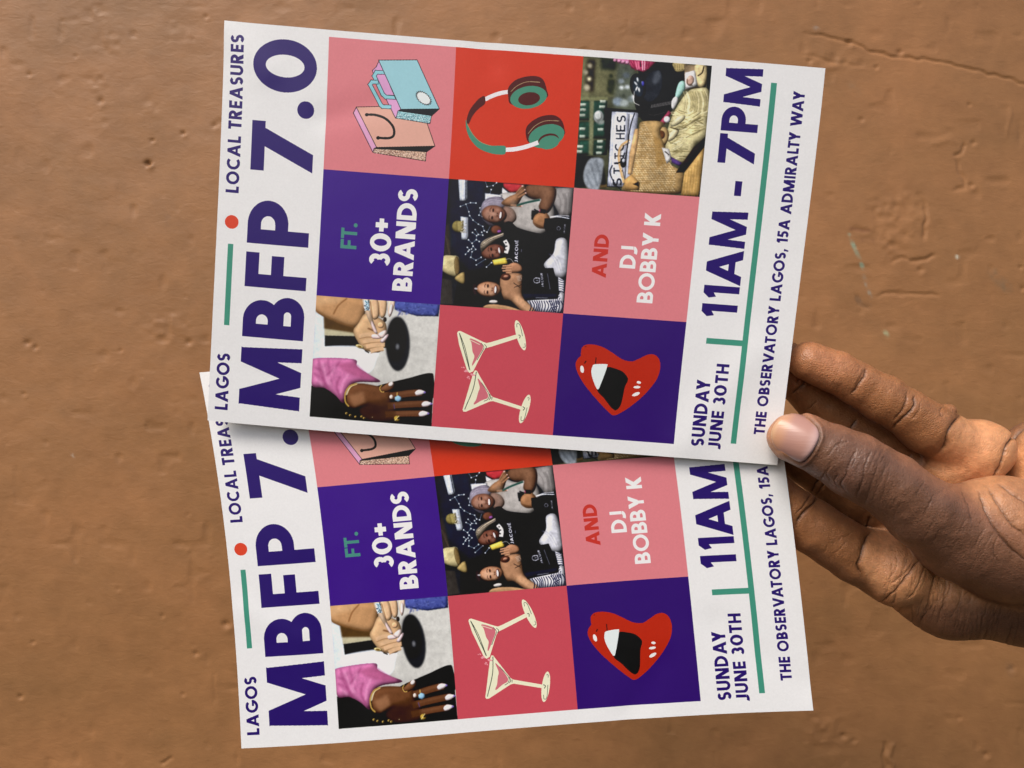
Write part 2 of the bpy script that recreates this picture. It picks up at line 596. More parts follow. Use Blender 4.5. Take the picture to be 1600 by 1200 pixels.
def put_glyph(ch, w, s_cap, s_base, t_a, t_b, colour, clip=FULL, alpha=1.0, frame=None):
    """one capital whose left side is at t_a and right side at t_b; its top points to s_cap"""
    A, D, W = glyph(ch, w)
    def mp(P):
        x, y = P[:, 0] / W, P[:, 1]
        s = s_base + (s_cap - s_base) * y
        t = t_a + (t_b - t_a) * x
        if frame is not None:
            return frame(np.stack([s, t], -1))
        return np.stack([(s - S0) * PX, (t - T0) * PX], -1)
    A = [mp(a) for a in A]
    D = [mp(a) for a in D]
    if not A:
        return
    allp = np.concatenate(A)
    x0, y0 = int(allp[:, 0].min()) - 1, int(allp[:, 1].min()) - 1
    x1, y1 = int(allp[:, 0].max()) + 2, int(allp[:, 1].max()) + 2
    x0, y0, x1, y1 = max(x0, clip[0]), max(y0, clip[1]), min(x1, clip[2]), min(y1, clip[3])
    if x1 <= x0 or y1 <= y0:
        return
    m = np.zeros((y1 - y0, x1 - x0), bool)
    def acc(P, val, m):
        q = poly_mask(P, (x0, y0, x1, y1))
        if q is None:
            return
        xx, yy, mm = q
        sub = m[yy - y0:yy - y0 + mm.shape[0], xx - x0:xx - x0 + mm.shape[1]]
        sub[mm] = val
    for a in A:
        acc(a, True, m)
    for d in D:
        acc(d, False, m)
    m = m[..., None] * alpha
    reg = art[y0:y1, x0:x1]
    reg[:] = reg * (1 - m) + hexc(colour).astype(np.float32) * m


def text(txt, s_cap, s_base, t_a, t_b, w, colour, track=0.13, clip=FULL, frame=None, alpha=1.0):
    tight = {('A', 'Y'), ('A', 'T'), ('T', 'A'), ('V', 'A'), ('A', 'V'), ('W', 'A'), ('L', 'T'), ('T', 'Y'), ('A', 'W'), ('L', 'A')}
    adv, pos, prev = 0.0, [], None
    for ch in txt:
        if prev and (prev, ch) in tight and ch != 'A':
            adv -= 0.12
        elif prev and (prev, ch) in tight:
            adv -= 0.10 if prev != 'L' else 0.0
        W = glyph(ch, w)[2]
        pos.append((ch, adv, W))
        adv += W + (track if ch != ' ' else track * .6)
        prev = ch
    total = pos[-1][1] + pos[-1][2]
    k = (t_b - t_a) / total
    for ch, a, W in pos:
        if ch != ' ':
            put_glyph(ch, w, s_cap, s_base, t_a + a * k, t_a + (a + W) * k, colour, clip, frame=frame, alpha=alpha)


def rect(s0, t0, s1, t1, c):
    paint([st(s0, t0), st(s1, t0), st(s1, t1), st(s0, t1)], c, FULL)


# heading side
text('LAGOS', -0.767, -0.664, 3.008, 2.54, 0.215, NAVY)
text('LOCAL TREASURES', -0.765, -0.662, 1.242, 0.046, 0.215, NAVY, track=0.14)
paint(arc(*st(-0.705, 1.473), 0.054 * PX, 0.054 * PX, 0, 360, 48), '#d6472f', FULL)
rect(-0.727, 1.647, -0.684, 2.306, GREEN)
for ch, a, b in (('M', 2.965, 2.45), ('B', 2.383, 2.042), ('F', 1.976, 1.696), ('P', 1.626, 1.28), ('7', 1.050, 0.669)):
    put_glyph(ch, 0.215, -0.578, -0.088, a, b, NAVY)
# the zero of the heading is wide and heavy
paint(arc(*st(-0.335, 0.2445), 0.249 * PX, 0.197 * PX, 0, 360, 70), NAVY, FULL)
paint(arc(*st(-0.335, 0.2445), 0.151 * PX, 0.084 * PX, 0, 360, 70), PAPER, FULL)
paint(arc(*st(-0.162, 0.560), 0.066 * PX, 0.066 * PX, 0, 360, 48), NAVY, FULL)
# date side
for ch, a, b in (('1', 1.946, 1.838), ('1', 1.795, 1.690), ('A', 1.680, 1.399), ('M', 1.382, 1.094), ('7', 0.724, 0.499), ('P', 0.478, 0.292), ('M', 0.276, -0.004)):
    put_glyph(ch, 0.215 if ch != 'M' else 0.19, 3.112, 3.396, a, b, NAVY)
rect(3.268, 0.857, 3.322, 0.971, NAVY)
text('SUNDAY', 3.138, 3.246, 3.002, 2.458, 0.215, NAVY)
text('JUNE 30TH', 3.282, 3.383, 3.013, 2.319, 0.215, NAVY)
rect(3.466, 0.09, 3.51, 2.962, GREEN)
rect(3.176, 2.116, 3.47, 2.163, GREEN)
text('THE OBSERVATORY LAGOS, 15A ADMIRALTY WAY', 3.642, 3.730, 2.870, 0.137, 0.215, NAVY, track=0.12)


class Square:
    """one picture square; shapes are given in a drawing frame whose corners are quad"""
    def __init__(self, i, j, quad, base, vol=0.0):
        self.i, self.j, self.vol = i, j, vol
        x0, y0 = st(i, j)
        x1, y1 = st(i + 1, j + 1)
        self.clip = (int(round(x0)), int(round(y0)), int(round(x1)), int(round(y1)))
        dst = [(x0, y0), (x1, y0), (x1, y1), (x0, y1)]
        A, b = [], []
        for (x, y), (u, v) in zip(quad, dst):
            A.append([x, y, 1, 0, 0, 0, -u * x, -u * y]); b.append(u)
            A.append([0, 0, 0, x, y, 1, -v * x, -v * y]); b.append(v)
        self.h = np.append(np.linalg.solve(np.array(A, float), np.array(b, float)), 1).reshape(3, 3)
        self.k = PX / (0.5 * (np.hypot(quad[1][0] - quad[0][0], quad[1][1] - quad[0][1]) + np.hypot(quad[3][0] - quad[0][0], quad[3][1] - quad[0][1])))
        paint([dst[0], dst[1], dst[2], dst[3]], base, self.clip)

    def m(self, P):
        P = np.asarray(P, float)
        q = np.concatenate([P, np.ones((len(P), 1))], 1) @ self.h.T
        return q[:, :2] / q[:, 2:]

    def poly(self, pts, c, a=1.0, blur=0, smooth=False):
        P = np.asarray(pts, float)
        if smooth:
            P = spline(P, True)
        paint(self.m(P), c, self.clip, a, blur, self.vol)

    def ell(self, cx, cy, rx, ry, c, rot=0, a=1.0, blur=0, a0=0, a1=360):
        P = arc(0, 0, rx, ry, a0, a1, 40)
        r = math.radians(rot)
        P = P @ np.array([[math.cos(r), math.sin(r)], [-math.sin(r), math.cos(r)]]) + (cx, cy)
        paint(self.m(P), c, self.clip, a, blur, self.vol)

    def line(self, pts, w, c, a=1.0, blur=0, smooth=False, taper=False):
        P = np.asarray(pts, float)
        if smooth and len(P) > 2:
            P = spline(P, False)
        if smooth or len(P) == 2:
            ww = w
            if taper:
                ww = w * np.sin(np.linspace(0.25, math.pi - 0.25, len(P)))
            paint(self.m(stroke_poly(P, ww)), c, self.clip, a, blur)
        else:
            for q, r in zip(P[:-1], P[1:]):
                d = (r - q) / (np.linalg.norm(r - q) + 1e-9) * w * .4
                paint(self.m(stroke_poly(np.array([q - d, r + d]), w)), c, self.clip, a, blur)

    def closed(self, pts, fill, ink='#17171c', w=5, smooth=False):
        self.poly(pts, fill, smooth=smooth)
        P = spline(np.asarray(pts, float), True) if smooth else np.asarray(list(pts) + [pts[0]], float)
        if smooth:
            P = np.concatenate([P, P[:2]])
            paint(self.m(stroke_poly(P, w)), ink, self.clip)
        else:
            self.line(P, w, ink)

    def grain(self, amp, seed, blur=0):
        x0, y0, x1, y1 = self.clip
        rng = np.random.default_rng(seed)
        n = rng.normal(0, 1, (y1 - y0, x1 - x0)).astype(np.float32)
        n = box_blur(n, blur) * (1 + 2 * blur)
        art[y0:y1, x0:x1] = np.clip(art[y0:y1, x0:x1] * (1 + amp * n[..., None]), 0, 1)

    def photo_finish(self, seed, q=0.5):
        x0, y0, x1, y1 = self.clip
        self.soften(1)
        yy, xx = np.mgrid[y0:y1, x0:x1].astype(float)
        k = 1 + q * (0.16 * value_noise(xx, yy, 46, seed) + 0.13 * value_noise(xx, yy, 19, seed + 1) + 0.10 * value_noise(xx, yy, 8, seed + 2) + 0.06 * value_noise(xx, yy, 3.5, seed + 3))
        reg = art[y0:y1, x0:x1]
        v = np.clip(reg * k[..., None] + 0.20 * (reg - 0.40), 0, 1)
        grey = v @ np.array([0.35, 0.5, 0.15])
        reg[:] = v * 0.76 + grey[..., None] * 0.24

    def soften(self, r):
        x0, y0, x1, y1 = self.clip
        reg = art[y0:y1, x0:x1]
        pad = np.pad(reg, ((8, 8), (8, 8), (0, 0)), mode='edge')
        pad = box_blur(pad, r)
        art[y0:y1, x0:x1] = pad[8:-8, 8:-8]


def spline(P, closed, n=8):
    P = np.asarray(P, float)
    if closed:
        Q = np.concatenate([P[-1:], P, P[:2]])
    else:
        Q = np.concatenate([2 * P[:1] - P[1:2], P, 2 * P[-1:] - P[-2:-1]])
    out = []
    for i in range(1, len(Q) - 2):
        t = np.linspace(0, 1, n, endpoint=False)[:, None]
        a, b, c, d = Q[i - 1], Q[i], Q[i + 1], Q[i + 2]
        out.append(0.5 * ((2 * b) + (c - a) * t + (2 * a - 5 * b + 4 * c - d) * t ** 2 + (3 * b - a - 3 * c + d) * t ** 3))
    if not closed:
        out.append(Q[-2:-1])
    return np.concatenate(out)


rnd = random.Random(11)

# --- shopping bags on pink
q = Square(0, 0, [(772, 160), (1568, 208), (1520, 1040), (736, 972)], PINK)
INK = '#1b1520'
q.closed([(935, 588), (965, 585), (1062, 838), (1040, 870), (917, 622)], '#e0a3c4', INK, 4)
q.closed([(935, 585), (1340, 575), (1430, 832), (1062, 838)], '#e0a995', INK, 4)
q.closed([(1062, 838), (1430, 832), (1378, 868), (1046, 845)], '#141414', INK, 4)
q.closed([(1046, 845), (1376, 868), (1370, 926), (1040, 870)], '#d9b296', INK, 4)
for _ in range(900):
    x = rnd.uniform(1046, 1372); y = 847 + (x - 1046) * .07 + rnd.uniform(2, 26 + (x - 1046) * .08)
    q.ell(x, y, 2.4, 1.6, rnd.choice(['#5b3d34', '#f3dfc9', '#8a6455']), rot=rnd.uniform(0, 180), a=.8)
q.line([(998, 632), (1060, 636), (1120, 660), (1165, 710), (1170, 760), (1140, 780), (1070, 778)], 15, '#1c1217', smooth=True)
q.ell(1000, 633, 11, 11, '#1c1217'); q.ell(1072, 779, 12, 11, '#1c1217')
q.closed([(1080, 300), (1060, 340), (1038, 360), (1040, 372), (1180, 655), (1215, 600)], '#dba0c8', INK, 4)
for off, c1 in ((0, '#8fcbd2'), (-30, '#8fcbd2')):
    if off == 0:
        path = [(1112, 372), (1062, 372), (1048, 395), (1100, 505), (1118, 522), (1180, 526)]
    else:
        path = [(1064, 432), (1034, 432), (1022, 448), (1088, 572), (1100, 582), (1144, 584)]
    q.line(path, 27, INK); q.line(path, 20, c1)
q.poly([(1100, 420), (1112, 384), (1172, 500), (1130, 492)], '#dba0c8')
q.line([(1108, 362), (1182, 536)], 4, INK)
q.closed([(1076, 297), (1318, 292), (1458, 597), (1214, 600)], '#9bcbd1', INK, 4)
q.closed([(1214, 600), (1458, 597), (1406, 645), (1196, 610)], '#1d2226', INK, 4)
q.closed([(1196, 610), (1408, 640), (1398, 690), (1183, 655)], '#a8d8da', INK, 4)
for _ in range(700):
    x = rnd.uniform(1190, 1398); y = 612 + (x - 1190) * .15 + rnd.uniform(2, 44)
    q.ell(x, y, 2.4, 1.6, rnd.choice(['#2f5b66', '#e6f6f6', '#5a8f98']), rot=rnd.uniform(0, 180), a=.8)
star = []
for i in range(44):
    r = 1.0 if i % 2 else .82
    t = i / 44 * 2 * math.pi
    star.append((1358 + r * (50 * math.cos(t) + 8 * math.sin(t)), 530 + r * 43 * math.sin(t) + r * 14 * math.cos(t)))
q.closed(star, '#e6eef2', INK, 3.5)

# --- headphones on red
q = Square(1, 0, [(160, 160), (1160, 235), (1085, 1270), (100, 1200)], RED)
MAR, TEAL, CRM = '#52201c', '#4a8a70', '#efe6ea'
q.line([(384, 572), (440, 545), (510, 522), (572, 512)], 32, CRM, smooth=True)
q.poly([(380, 545), (388, 575), (382, 608), (330, 650), (285, 705), (255, 765), (240, 735), (262, 660), (305, 600), (345, 560)], MAR, smooth=True)
q.poly([(234, 730), (246, 765), (290, 845), (350, 905), (430, 935), (535, 938), (548, 965), (542, 1002), (500, 1008), (420, 995), (330, 955), (265, 880), (236, 800)], TEAL, smooth=True)
q.line([(246, 770), (290, 850), (350, 908), (430, 938)], 3, '#b79a6a', smooth=True)
q.poly([(568, 545), (570, 480), (620, 425), (700, 395), (790, 390), (845, 420), (872, 500), (870, 560), (720, 620), (590, 610)], MAR, smooth=True)
q.ell(728, 556, 146, 88, TEAL, rot=-10)
q.ell(732, 567, 86, 51, MAR, rot=-8)
q.line([(588, 512), (640, 465), (720, 434), (820, 438)], 5, '#a98f68', smooth=True)
q.poly([(706, 850), (712, 790), (760, 740), (840, 702), (930, 698), (985, 735), (1008, 800), (1000, 860), (860, 920), (735, 915)], MAR, smooth=True)
q.ell(868, 862, 144, 90, TEAL, rot=-16)
q.line([(724, 842), (780, 780), (860, 742), (968, 742)], 5, '#a98f68', smooth=True)
q.ell(884, 895, 82, 52, MAR, rot=-14)
q.ell(888, 912, 82, 53, TEAL, rot=-14)
q.line([(548, 970), (620, 965), (710, 945), (804, 912)], 34, CRM, smooth=True)

# --- market photograph
q = Square(2, 0, [(163, 85), (1172, 160), (1068, 1190), (72, 1120)], '#4a4b34', 0.8)
q.poly([(150, 90), (440, 110), (430, 400), (130, 405)], '#6b6944', blur=4)
q.poly([(300, 95), (430, 105), (420, 200), (300, 190)], '#2e3424', blur=6)
q.poly([(195, 110), (260, 110), (240, 370), (170, 350)], '#2b2317', blur=6)
for (x, y, r) in [(180, 210, 18), (205, 262, 20), (185, 330, 26), (215, 160, 20), (380, 240, 16), (380, 300, 24), (365, 345, 20)]:
    q.ell(x, y, r, r, '#a39a7c' if x < 250 else '#28301c', blur=4)
q.ell(205, 262, 9, 9, '#f2e2a0', blur=2)
q.poly([(350, 260), (415, 270), (400, 390), (360, 380)], '#353a22', blur=5)
q.poly([(125, 400), (350, 400), (350, 430), (125, 430)], '#7b7d50', blur=3)
for (yy, hh) in [(435, 150), (600, 130), (745, 115)]:
    q.poly([(120, yy), (215, yy), (205, yy + hh), (110, yy + hh)], '#24503f', blur=2)
    q.poly([(235, yy), (345, yy), (335, yy + hh), (225, yy + hh)], '#1d4437', blur=2)
q.poly([(205, 430), (240, 430), (225, 860), (190, 860)], '#7d8058', blur=3)
for (x, y) in [(155, 465), (152, 505), (148, 548), (312, 440), (305, 482), (145, 655), (145, 715), (290, 660), (285, 755), (280, 800), (275, 845), (125, 795), (120, 835)]:
    q.poly([(x - 26, y - 14), (x + 26, y - 13), (x + 24, y + 14), (x - 26, y + 12)], '#b9c2ae', a=.85, blur=2)
q.poly([(440, 130), (560, 150), (580, 520), (390, 490), (400, 400)], '#59604f', blur=8)
for (x, y, r, c) in [(460, 280, 24, '#8e9aa0'), (500, 235, 30, '#5a6468'), (460, 330, 18, '#d9e2e4'), (505, 325, 20, '#c3ccd0'), (430, 440, 42, '#7f8f9c'), (480, 450, 36, '#9aa4a0'), (540, 420, 34, '#6f7a78'), (560, 400, 20, '#c9ced0'), (475, 395, 18, '#3e4538')]:
    q.ell(x, y, r, r * .8, c, blur=4)
q.ell(276, 560, 42, 52, '#aab2ae', blur=2); q.ell(272, 552, 30, 38, '#c6ccc6', blur=2); q.ell(290, 600, 32, 22, '#7d857e', blur=3)
q.poly([(325, 490), (600, 510), (600, 560), (380, 560), (360, 880), (320, 660)], '#15161a', blur=2)
q.poly([(80, 850), (190, 870), (300, 880), (330, 1120), (75, 1115)], '#17140f', blur=3)
q.poly([(195, 895), (300, 890), (305, 980), (270, 1130), (180, 1120), (145, 1020)], '#8b939a', blur=3, smooth=True)
for a_ in ((205, 920, 260, 1110), (250, 900, 290, 1060), (170, 1010, 220, 1120)):
    q.line([(a_[0], a_[1]), (a_[2], a_[3])], 10, '#6b737a', blur=3)
q.line([(280, 1110), (360, 1100)], 22, '#7a6034', blur=3)
# lightbox sign
q.poly([(378, 512), (592, 520), (540, 1120), (335, 1112)], '#20242c')
q.poly([(380, 518), (592, 526), (530, 1116), (338, 1108)], '#cdd2e6')
q.poly([(398, 530), (522, 534), (480, 1100), (360, 1096)], '#dfe2f0')
q.line([(504, 528), (458, 1108)], 3, '#8f96b4'); q.line([(398, 528), (362, 1108)], 3, '#9aa0ba')
yy = 575
for ch, y_, hgt in (('S', 575, 52), ('E', 650, 52), ('H', 712, 48), ('C', 800, 60), ('T', 868, 46), ('I', 925, 14), ('T', 985, 48), ('S', 1075, 62)):
    xo = -(y_ - 575) * 0.075
    def fr(P, xo=xo):
        return q.m(P)
    put_glyph(ch, 0.15, 418 + xo, 490 + xo, y_ + (hgt * .5), y_ - (hgt * .5), '#20222c', q.clip, frame=fr)
# black bag with sunglasses
q.poly([(620, 130), (960, 140), (950, 300), (870, 480), (790, 590), (640, 600), (560, 440), (600, 250)], '#121114', blur=2, smooth=True)
for r_ in range(9):
    for c_ in range(9):
        q.line([(790 + c_ * 18 - r_ * 3, 190 + r_ * 30), (790 + c_ * 18 - r_ * 3, 206 + r_ * 30)], 3, '#4b4a48', a=.7)
q.ell(700, 330, 88, 150, '#1c1d21', rot=18); q.ell(706, 320, 74, 128, '#2e3138', rot=18, blur=3); q.ell(740, 250, 28, 60, '#4b5058', rot=22, blur=5)
q.ell(590, 320, 62, 100, '#0d0d10', rot=-10); q.ell(590, 325, 46, 82, '#26313c', rot=-10, blur=3)
for (x, y) in [(575, 300), (600, 350), (590, 270), (630, 300), (580, 340)]:
    q.ell(x, y, 8, 22, '#e3e8ee', rot=rnd.uniform(-40, 40), blur=1)
q.ell(632, 300, 12, 22, '#4443b0', blur=1)
for k_ in range(16):
    q.line([(690 + k_ * 11, 492 - k_ * 2), (700 + k_ * 11, 462 - k_ * 2)], 4, '#b9b6ae', a=.8)
q.line([(670, 540), (720, 545), (810, 520)], 5, '#57544e', smooth=True)
q.line([(560, 360), (556, 440), (600, 470)], 6, '#d6d4cc', smooth=True, a=.8)
q.poly([(390, 100), (520, 110), (640, 118), (560, 160), (440, 140)], '#cf6f9c', blur=2)
for k_ in range(5):
    q.ell(415 + k_ * 32, 118 + k_ * 6, 17, 13, '#e78fb4')
q.poly([(520, 112), (740, 128), (700, 170), (640, 215), (600, 200), (540, 180)], '#c23a63', blur=1)
for k_ in range(9):
    q.line([(540 + k_ * 18, 120 + rnd.uniform(-5, 8)), (560 + k_ * 14, 175 + rnd.uniform(-10, 25))], 7, rnd.choice(['#ec7a96', '#8f1e3f', '#f0b4c0', '#15101a']))
# straw hats and slippers at right
q.poly([(870, 140), (970, 145), (965, 195), (900, 210), (875, 180)], '#bfa866', smooth=True)
for k_ in range(14):
    q.ell(885 + (k_ % 5) * 18, 155 + (k_ // 5) * 16, 5, 4, '#5a461f', a=.8)
q.poly([(960, 150), (1120, 160), (1160, 170), (1120, 330), (960, 350), (955, 220)], '#8d7552', blur=2)
q.poly([(1040, 160), (1125, 165), (1135, 240), (1100, 330), (1050, 300)], '#d8c082', smooth=True)
q.line([(1110, 165), (1095, 215), (1060, 240)], 9, '#3a2c1c', smooth=True)
q.poly([(960, 215), (1040, 195), (1060, 320), (960, 345)], '#f0ece6')
q.ell(1000, 275, 30, 40, '#d8a98f', rot=20); q.line([(978, 262), (985, 310), (1020, 312)], 5, '#5a4334', smooth=True)
q.poly([(915, 290), (955, 280), (960, 340), (920, 400), (880, 430), (890, 350)], '#93c4b2', smooth=True)
q.poly([(860, 420), (890, 400), (905, 430), (870, 500), (850, 480)], '#d8d6d0', smooth=True)
q.poly([(1135, 160), (1172, 165), (1160, 420), (1130, 330)], '#15120f')
HAT = '#cdbf84'
q.poly([(985, 360), (1060, 335), (1140, 345), (1150, 480), (1120, 720), (1040, 770), (1000, 880), (900, 930), (820, 900), (800, 780), (830, 620), (900, 470)], HAT, smooth=True)
for k_ in range(26):
    x = 960 + k_ * 7.2
    q.line([(x - 20 + rnd.uniform(-3, 3), 360), (x + rnd.uniform(-3, 3), 430), (x - 10, 520)], 2.6, rnd.choice(['#8d7b43', '#efe4b4', '#6e5e30']), smooth=True, a=.8)
for k_ in range(120):
    x, y = rnd.uniform(840, 1120), rnd.uniform(520, 900)
    if x > 1150 - (y - 500) * .45:
        continue
    t = rnd.uniform(-.7, .5)
    q.line([(x - 34, y - 34 * t), (x, y + rnd.uniform(-6, 6)), (x + 34, y + 34 * t + rnd.uniform(-12, 12))], 4, rnd.choice(['#8d7b43', '#efe6ba', '#75652f', '#e3d69a', '#4e431f']), smooth=True, a=.8)
q.ell(900, 590, 70, 26, '#d9cd98', rot=-35); q.ell(860, 700, 66, 28, '#dccc98', rot=-48); q.line([(840, 640), (900, 660)], 8, '#3f351c', blur=1)
q.line([(950, 640), (1080, 560)], 8, '#4f4524', blur=2); q.line([(1010, 700), (1110, 650)], 8, '#5e532e', blur=2)
q.poly([(755, 600), (830, 508), (850, 530), (790, 625)], '#c63f63'); q.ell(815, 580, 26, 26, '#eceaea')
q.poly([(735, 665), (800, 640), (830, 700), (800, 780), (760, 760)], '#b9955a', smooth=True); q.ell(768, 700, 30, 34, '#6b3e1c', blur=1)
# woven basket
q.poly([(610, 600), (720, 590), (790, 610), (760, 680), (800, 800), (830, 920), (940, 1000), (930, 1090), (900, 1165), (470, 1145), (540, 1000), (550, 800), (590, 660)], '#b48e52', smooth=True)
for r_ in range(40):
    for c_ in range(17):
        x = 565 + c_ * 21 + (r_ % 2) * 10 - r_ * 1.2; y = 605 + r_ * 14.5
        if y > 1150 or x > 610 + (y - 560) * .62 or x < 610 - (y - 600) * .22 or x > 935:
            continue
        q.line([(x - 9, y - 2), (x + 7, y + 2)], 7, rnd.choice(['#dcc088', '#c9a464', '#e2ca94']), a=.95)
        q.line([(x - 9, y + 5), (x + 7, y + 8)], 2.6, '#6e481a', a=.8)
q.poly([(560, 655), (592, 650), (590, 720), (560, 880), (530, 1020), (500, 1010), (515, 850), (545, 720)], '#d6a566', blur=1)
q.line([(520, 740), (450, 790), (430, 870), (445, 980), (470, 1080)], 18, '#d9ac6c', smooth=True)
q.line([(520, 762), (462, 800), (445, 870), (460, 980), (486, 1080)], 4, '#5d3c18', smooth=True)
q.line([(560, 530), (525, 640), (500, 800), (480, 900)], 8, '#14141a', smooth=True)
q.line([(380, 940), (360, 1000), (400, 1090), (450, 1140)], 9, '#22242c', smooth=True)
q.line([(400, 930), (450, 910), (480, 840)], 9, '#14141a', smooth=True)
q.ell(465, 920, 24, 40, '#17171c'); q.ell(470, 905, 14, 18, '#c9ccd8')
q.poly([(470, 1060), (530, 1010), (600, 1080), (590, 1140), (480, 1140)], '#c9964e', blur=1); q.poly([(540, 1090), (585, 1070), (590, 1110)], '#2a1c0e')
q.poly([(700, 700), (760, 740), (815, 920), (740, 960), (720, 860)], '#a77b36', a=.6, blur=3)
q.poly([(770, 800), (830, 810), (850, 890), (810, 930)], '#e9e4dc'); q.line([(795, 830), (830, 860)], 8, '#3a3638')
q.poly([(840, 870), (930, 920), (915, 950), (850, 920)], '#5b3c86', blur=1)
q.poly([(950, 990), (1115, 780), (1068, 1190), (920, 1180)], '#bd934c')
for k_ in range(6):
    q.line([(960 + k_ * 24, 1010 - k_ * 26), (940 + k_ * 22, 1190)], 4, '#9a6a22', a=.6)
q.poly([(1118, 715), (1120, 775), (950, 995), (880, 1000), (1020, 800)], '#2f1c12', blur=1)
q.photo_finish(210, 0.8)

# --- purple square with words
q = Square(0, 1, [(0, 0), (1, 0), (1, 1), (0, 1)], PURPLE)
text('FT.', 0.169, 0.297, 1.608, 1.402, 0.2, '#4a8b7c', track=0.07)
text('30+', 0.404, 0.572, 1.722, 1.349, 0.225, WHITE, track=0.08)
text('BRANDS', 0.604, 0.762, 1.912, 1.103, 0.225, WHITE, track=0.08)

# --- photograph of three friends
q = Square(1, 1, [(109, 55), (1184, 131), (1080, 1205), (55, 1134)], '#161d2c', 0.9)
q.poly([(120, 60), (420, 80), (420, 820), (300, 860), (120, 640)], '#1d2a3c', blur=8)
q.poly([(60, 480), (120, 420), (150, 800), (60, 700)], '#3b332e', blur=6)
for k_ in range(9):
    q.line([(80 + k_ * 5, 540 + k_ * 20), (120 + k_ * 3, 600 + k_ * 24)], 5, '#5a4a3c', a=.6, blur=1)
q.poly([(55, 900), (150, 930), (160, 1134), (55, 1130)], '#3a3531', blur=3)
for k_ in range(12):
    q.line([(60 + k_ * 12, 920), (60 + k_ * 9, 1130)], 4, '#57504a', a=.7)
q.poly([(190, 60), (268, 66), (272, 235), (255, 254), (205, 250)], '#c8cfdc'); q.line([(255, 66), (256, 240)], 7, '#2a3140'); q.line([(230, 66), (232, 245)], 5, '#e8ecf4')
q.poly([(213, 385), (280, 392), (284, 570), (265, 590), (224, 582)], '#c8cfdc'); q.line([(262, 395), (266, 580)], 6, '#8a93a4')
q.ell(190, 470, 48, 50, '#8a7a3e'); q.poly([(180, 425), (240, 420), (240, 525), (190, 520)], '#9a8a4c', blur=1)
for k_ in range(30):
    q.ell(rnd.uniform(215, 262), rnd.uniform(425, 525), 5, 4, rnd.choice(['#e8e2d0', '#8a7d68', '#b4a890']), a=.9)
q.poly([(70, 730), (150, 720), (205, 740), (210, 870), (175, 905), (60, 840)], '#d8c68a', smooth=True)
q.ell(190, 810, 24, 82, '#7a6238', rot=-4)
for k_ in range(22):
    q.line([(70 + k_ * 5.2, 735 - k_ * .6), (66 + k_ * 5.2, 850 + k_ * 2)], 1.8, '#a89458', a=.6)
q.poly([(175, 905), (250, 860), (262, 950), (240, 962), (190, 935)], '#b79a58', smooth=True)
q.poly([(260, 850), (560, 860), (600, 1000), (560, 1150), (260, 1140)], '#14131a', blur=3)
con = [[(212, 297), (258, 278), (297, 265), (344, 268)], [(258, 278), (284, 344), (291, 378), (320, 416), (366, 451), (404, 470), (415, 508), (440, 520)], [(440, 520), (478, 450)],
       [(284, 586), (314, 615), (350, 585), (375, 600)], [(314, 615), (323, 640), (345, 668), (315, 688), (305, 735), (348, 760), (392, 735)], [(275, 650), (292, 672), (310, 664), (323, 640)], [(292, 672), (283, 684), (260, 710)],
       [(340, 498), (366, 540), (352, 550), (317, 523)], [(352, 550), (350, 585)], [(366, 540), (404, 546), (395, 520)], [(352, 800), (430, 750)], [(438, 818), (480, 780)],
       [(420, 70), (438, 124), (490, 115), (520, 90)], [(474, 150), (462, 190)], [(378, 310), (384, 345), (370, 373), (400, 385)]]
for L in con:
    q.line(L, 2.6, '#c4ccd8', a=.9)
    for (x, y) in L:
        q.ell(x, y, 6, 6, '#e3e8f0')
# helpers for people
def face(q, cx, cy, rx, ry, skin, dark, light, rot):
    """head lying on its side: the chin points to the right"""
    q.ell(cx, cy, rx, ry, skin, rot=rot, blur=1)
    q.ell(cx - rx * .35, cy, rx * .42, ry * .6, light, rot=rot, a=.55, blur=5)
    q.ell(cx + rx * .10, cy, rx * .22, ry * .16, light, rot=rot, a=.6, blur=3)
    r = math.radians(rot)
    def f(u, v):
        return (cx + u * rx * math.cos(r) - v * ry * math.sin(r), cy + u * rx * math.sin(r) + v * ry * math.cos(r))
    for s_ in (-1, 1):
        q.ell(*f(-.12, .42 * s_), 7, 15, dark, rot=rot, blur=1)
        q.line([f(-.34, .2 * s_), f(-.38, .45 * s_), f(-.28, .68 * s_)], 5, dark, smooth=True, a=.8, blur=1)
        q.ell(*f(.22, .52 * s_), 20, 16, light, a=.45, blur=4)
        q.ell(*f(.25, .13 * s_), 6, 7, dark, a=.6, blur=1)
    q.ell(*f(.52, 0), 15, 36, '#6e2a28', rot=rot)
    q.ell(*f(.50, 0), 9, 30, '#f3efe9', rot=rot)
    q.line([f(.72, -.2), f(.74, 0), f(.72, .2)], 5, dark, smooth=True, a=.5, blur=2)

# red and white top, woman at the top
q.poly([(575, 90), (760, 105), (720, 170), (640, 180), (580, 130)], '#c22c34', blur=2); q.poly([(568, 130), (640, 190), (600, 205), (566, 195)], '#eceaf0')
q.poly([(540, 200), (720, 180), (820, 230), (980, 240), (1010, 420), (900, 540), (700, 500), (600, 400)], '#b1aaa2', smooth=True, blur=2)
q.poly([(1020, 130), (1184, 131), (1165, 380), (1060, 380), (1000, 260)], '#8b8581', blur=2)
for k_ in range(7):
    q.line([(1040 + k_ * 16, 180), (1070 + k_ * 12, 260), (1050 + k_ * 14, 370)], 7, rnd.choice(['#6d6764', '#a9a39e', '#5c5755']), smooth=True, a=.6, blur=2)
q.poly([(420, 180), (570, 200), (560, 260), (420, 250)], '#d0d2da', blur=2)
q.poly([(385, 330), (410, 250), (480, 215), (560, 215), (600, 260), (610, 300), (560, 330), (420, 400)], '#8d8494', smooth=True)
q.poly([(385, 330), (400, 400), (470, 440), (520, 470), (470, 470), (395, 400)], '#766c7c', smooth=True)
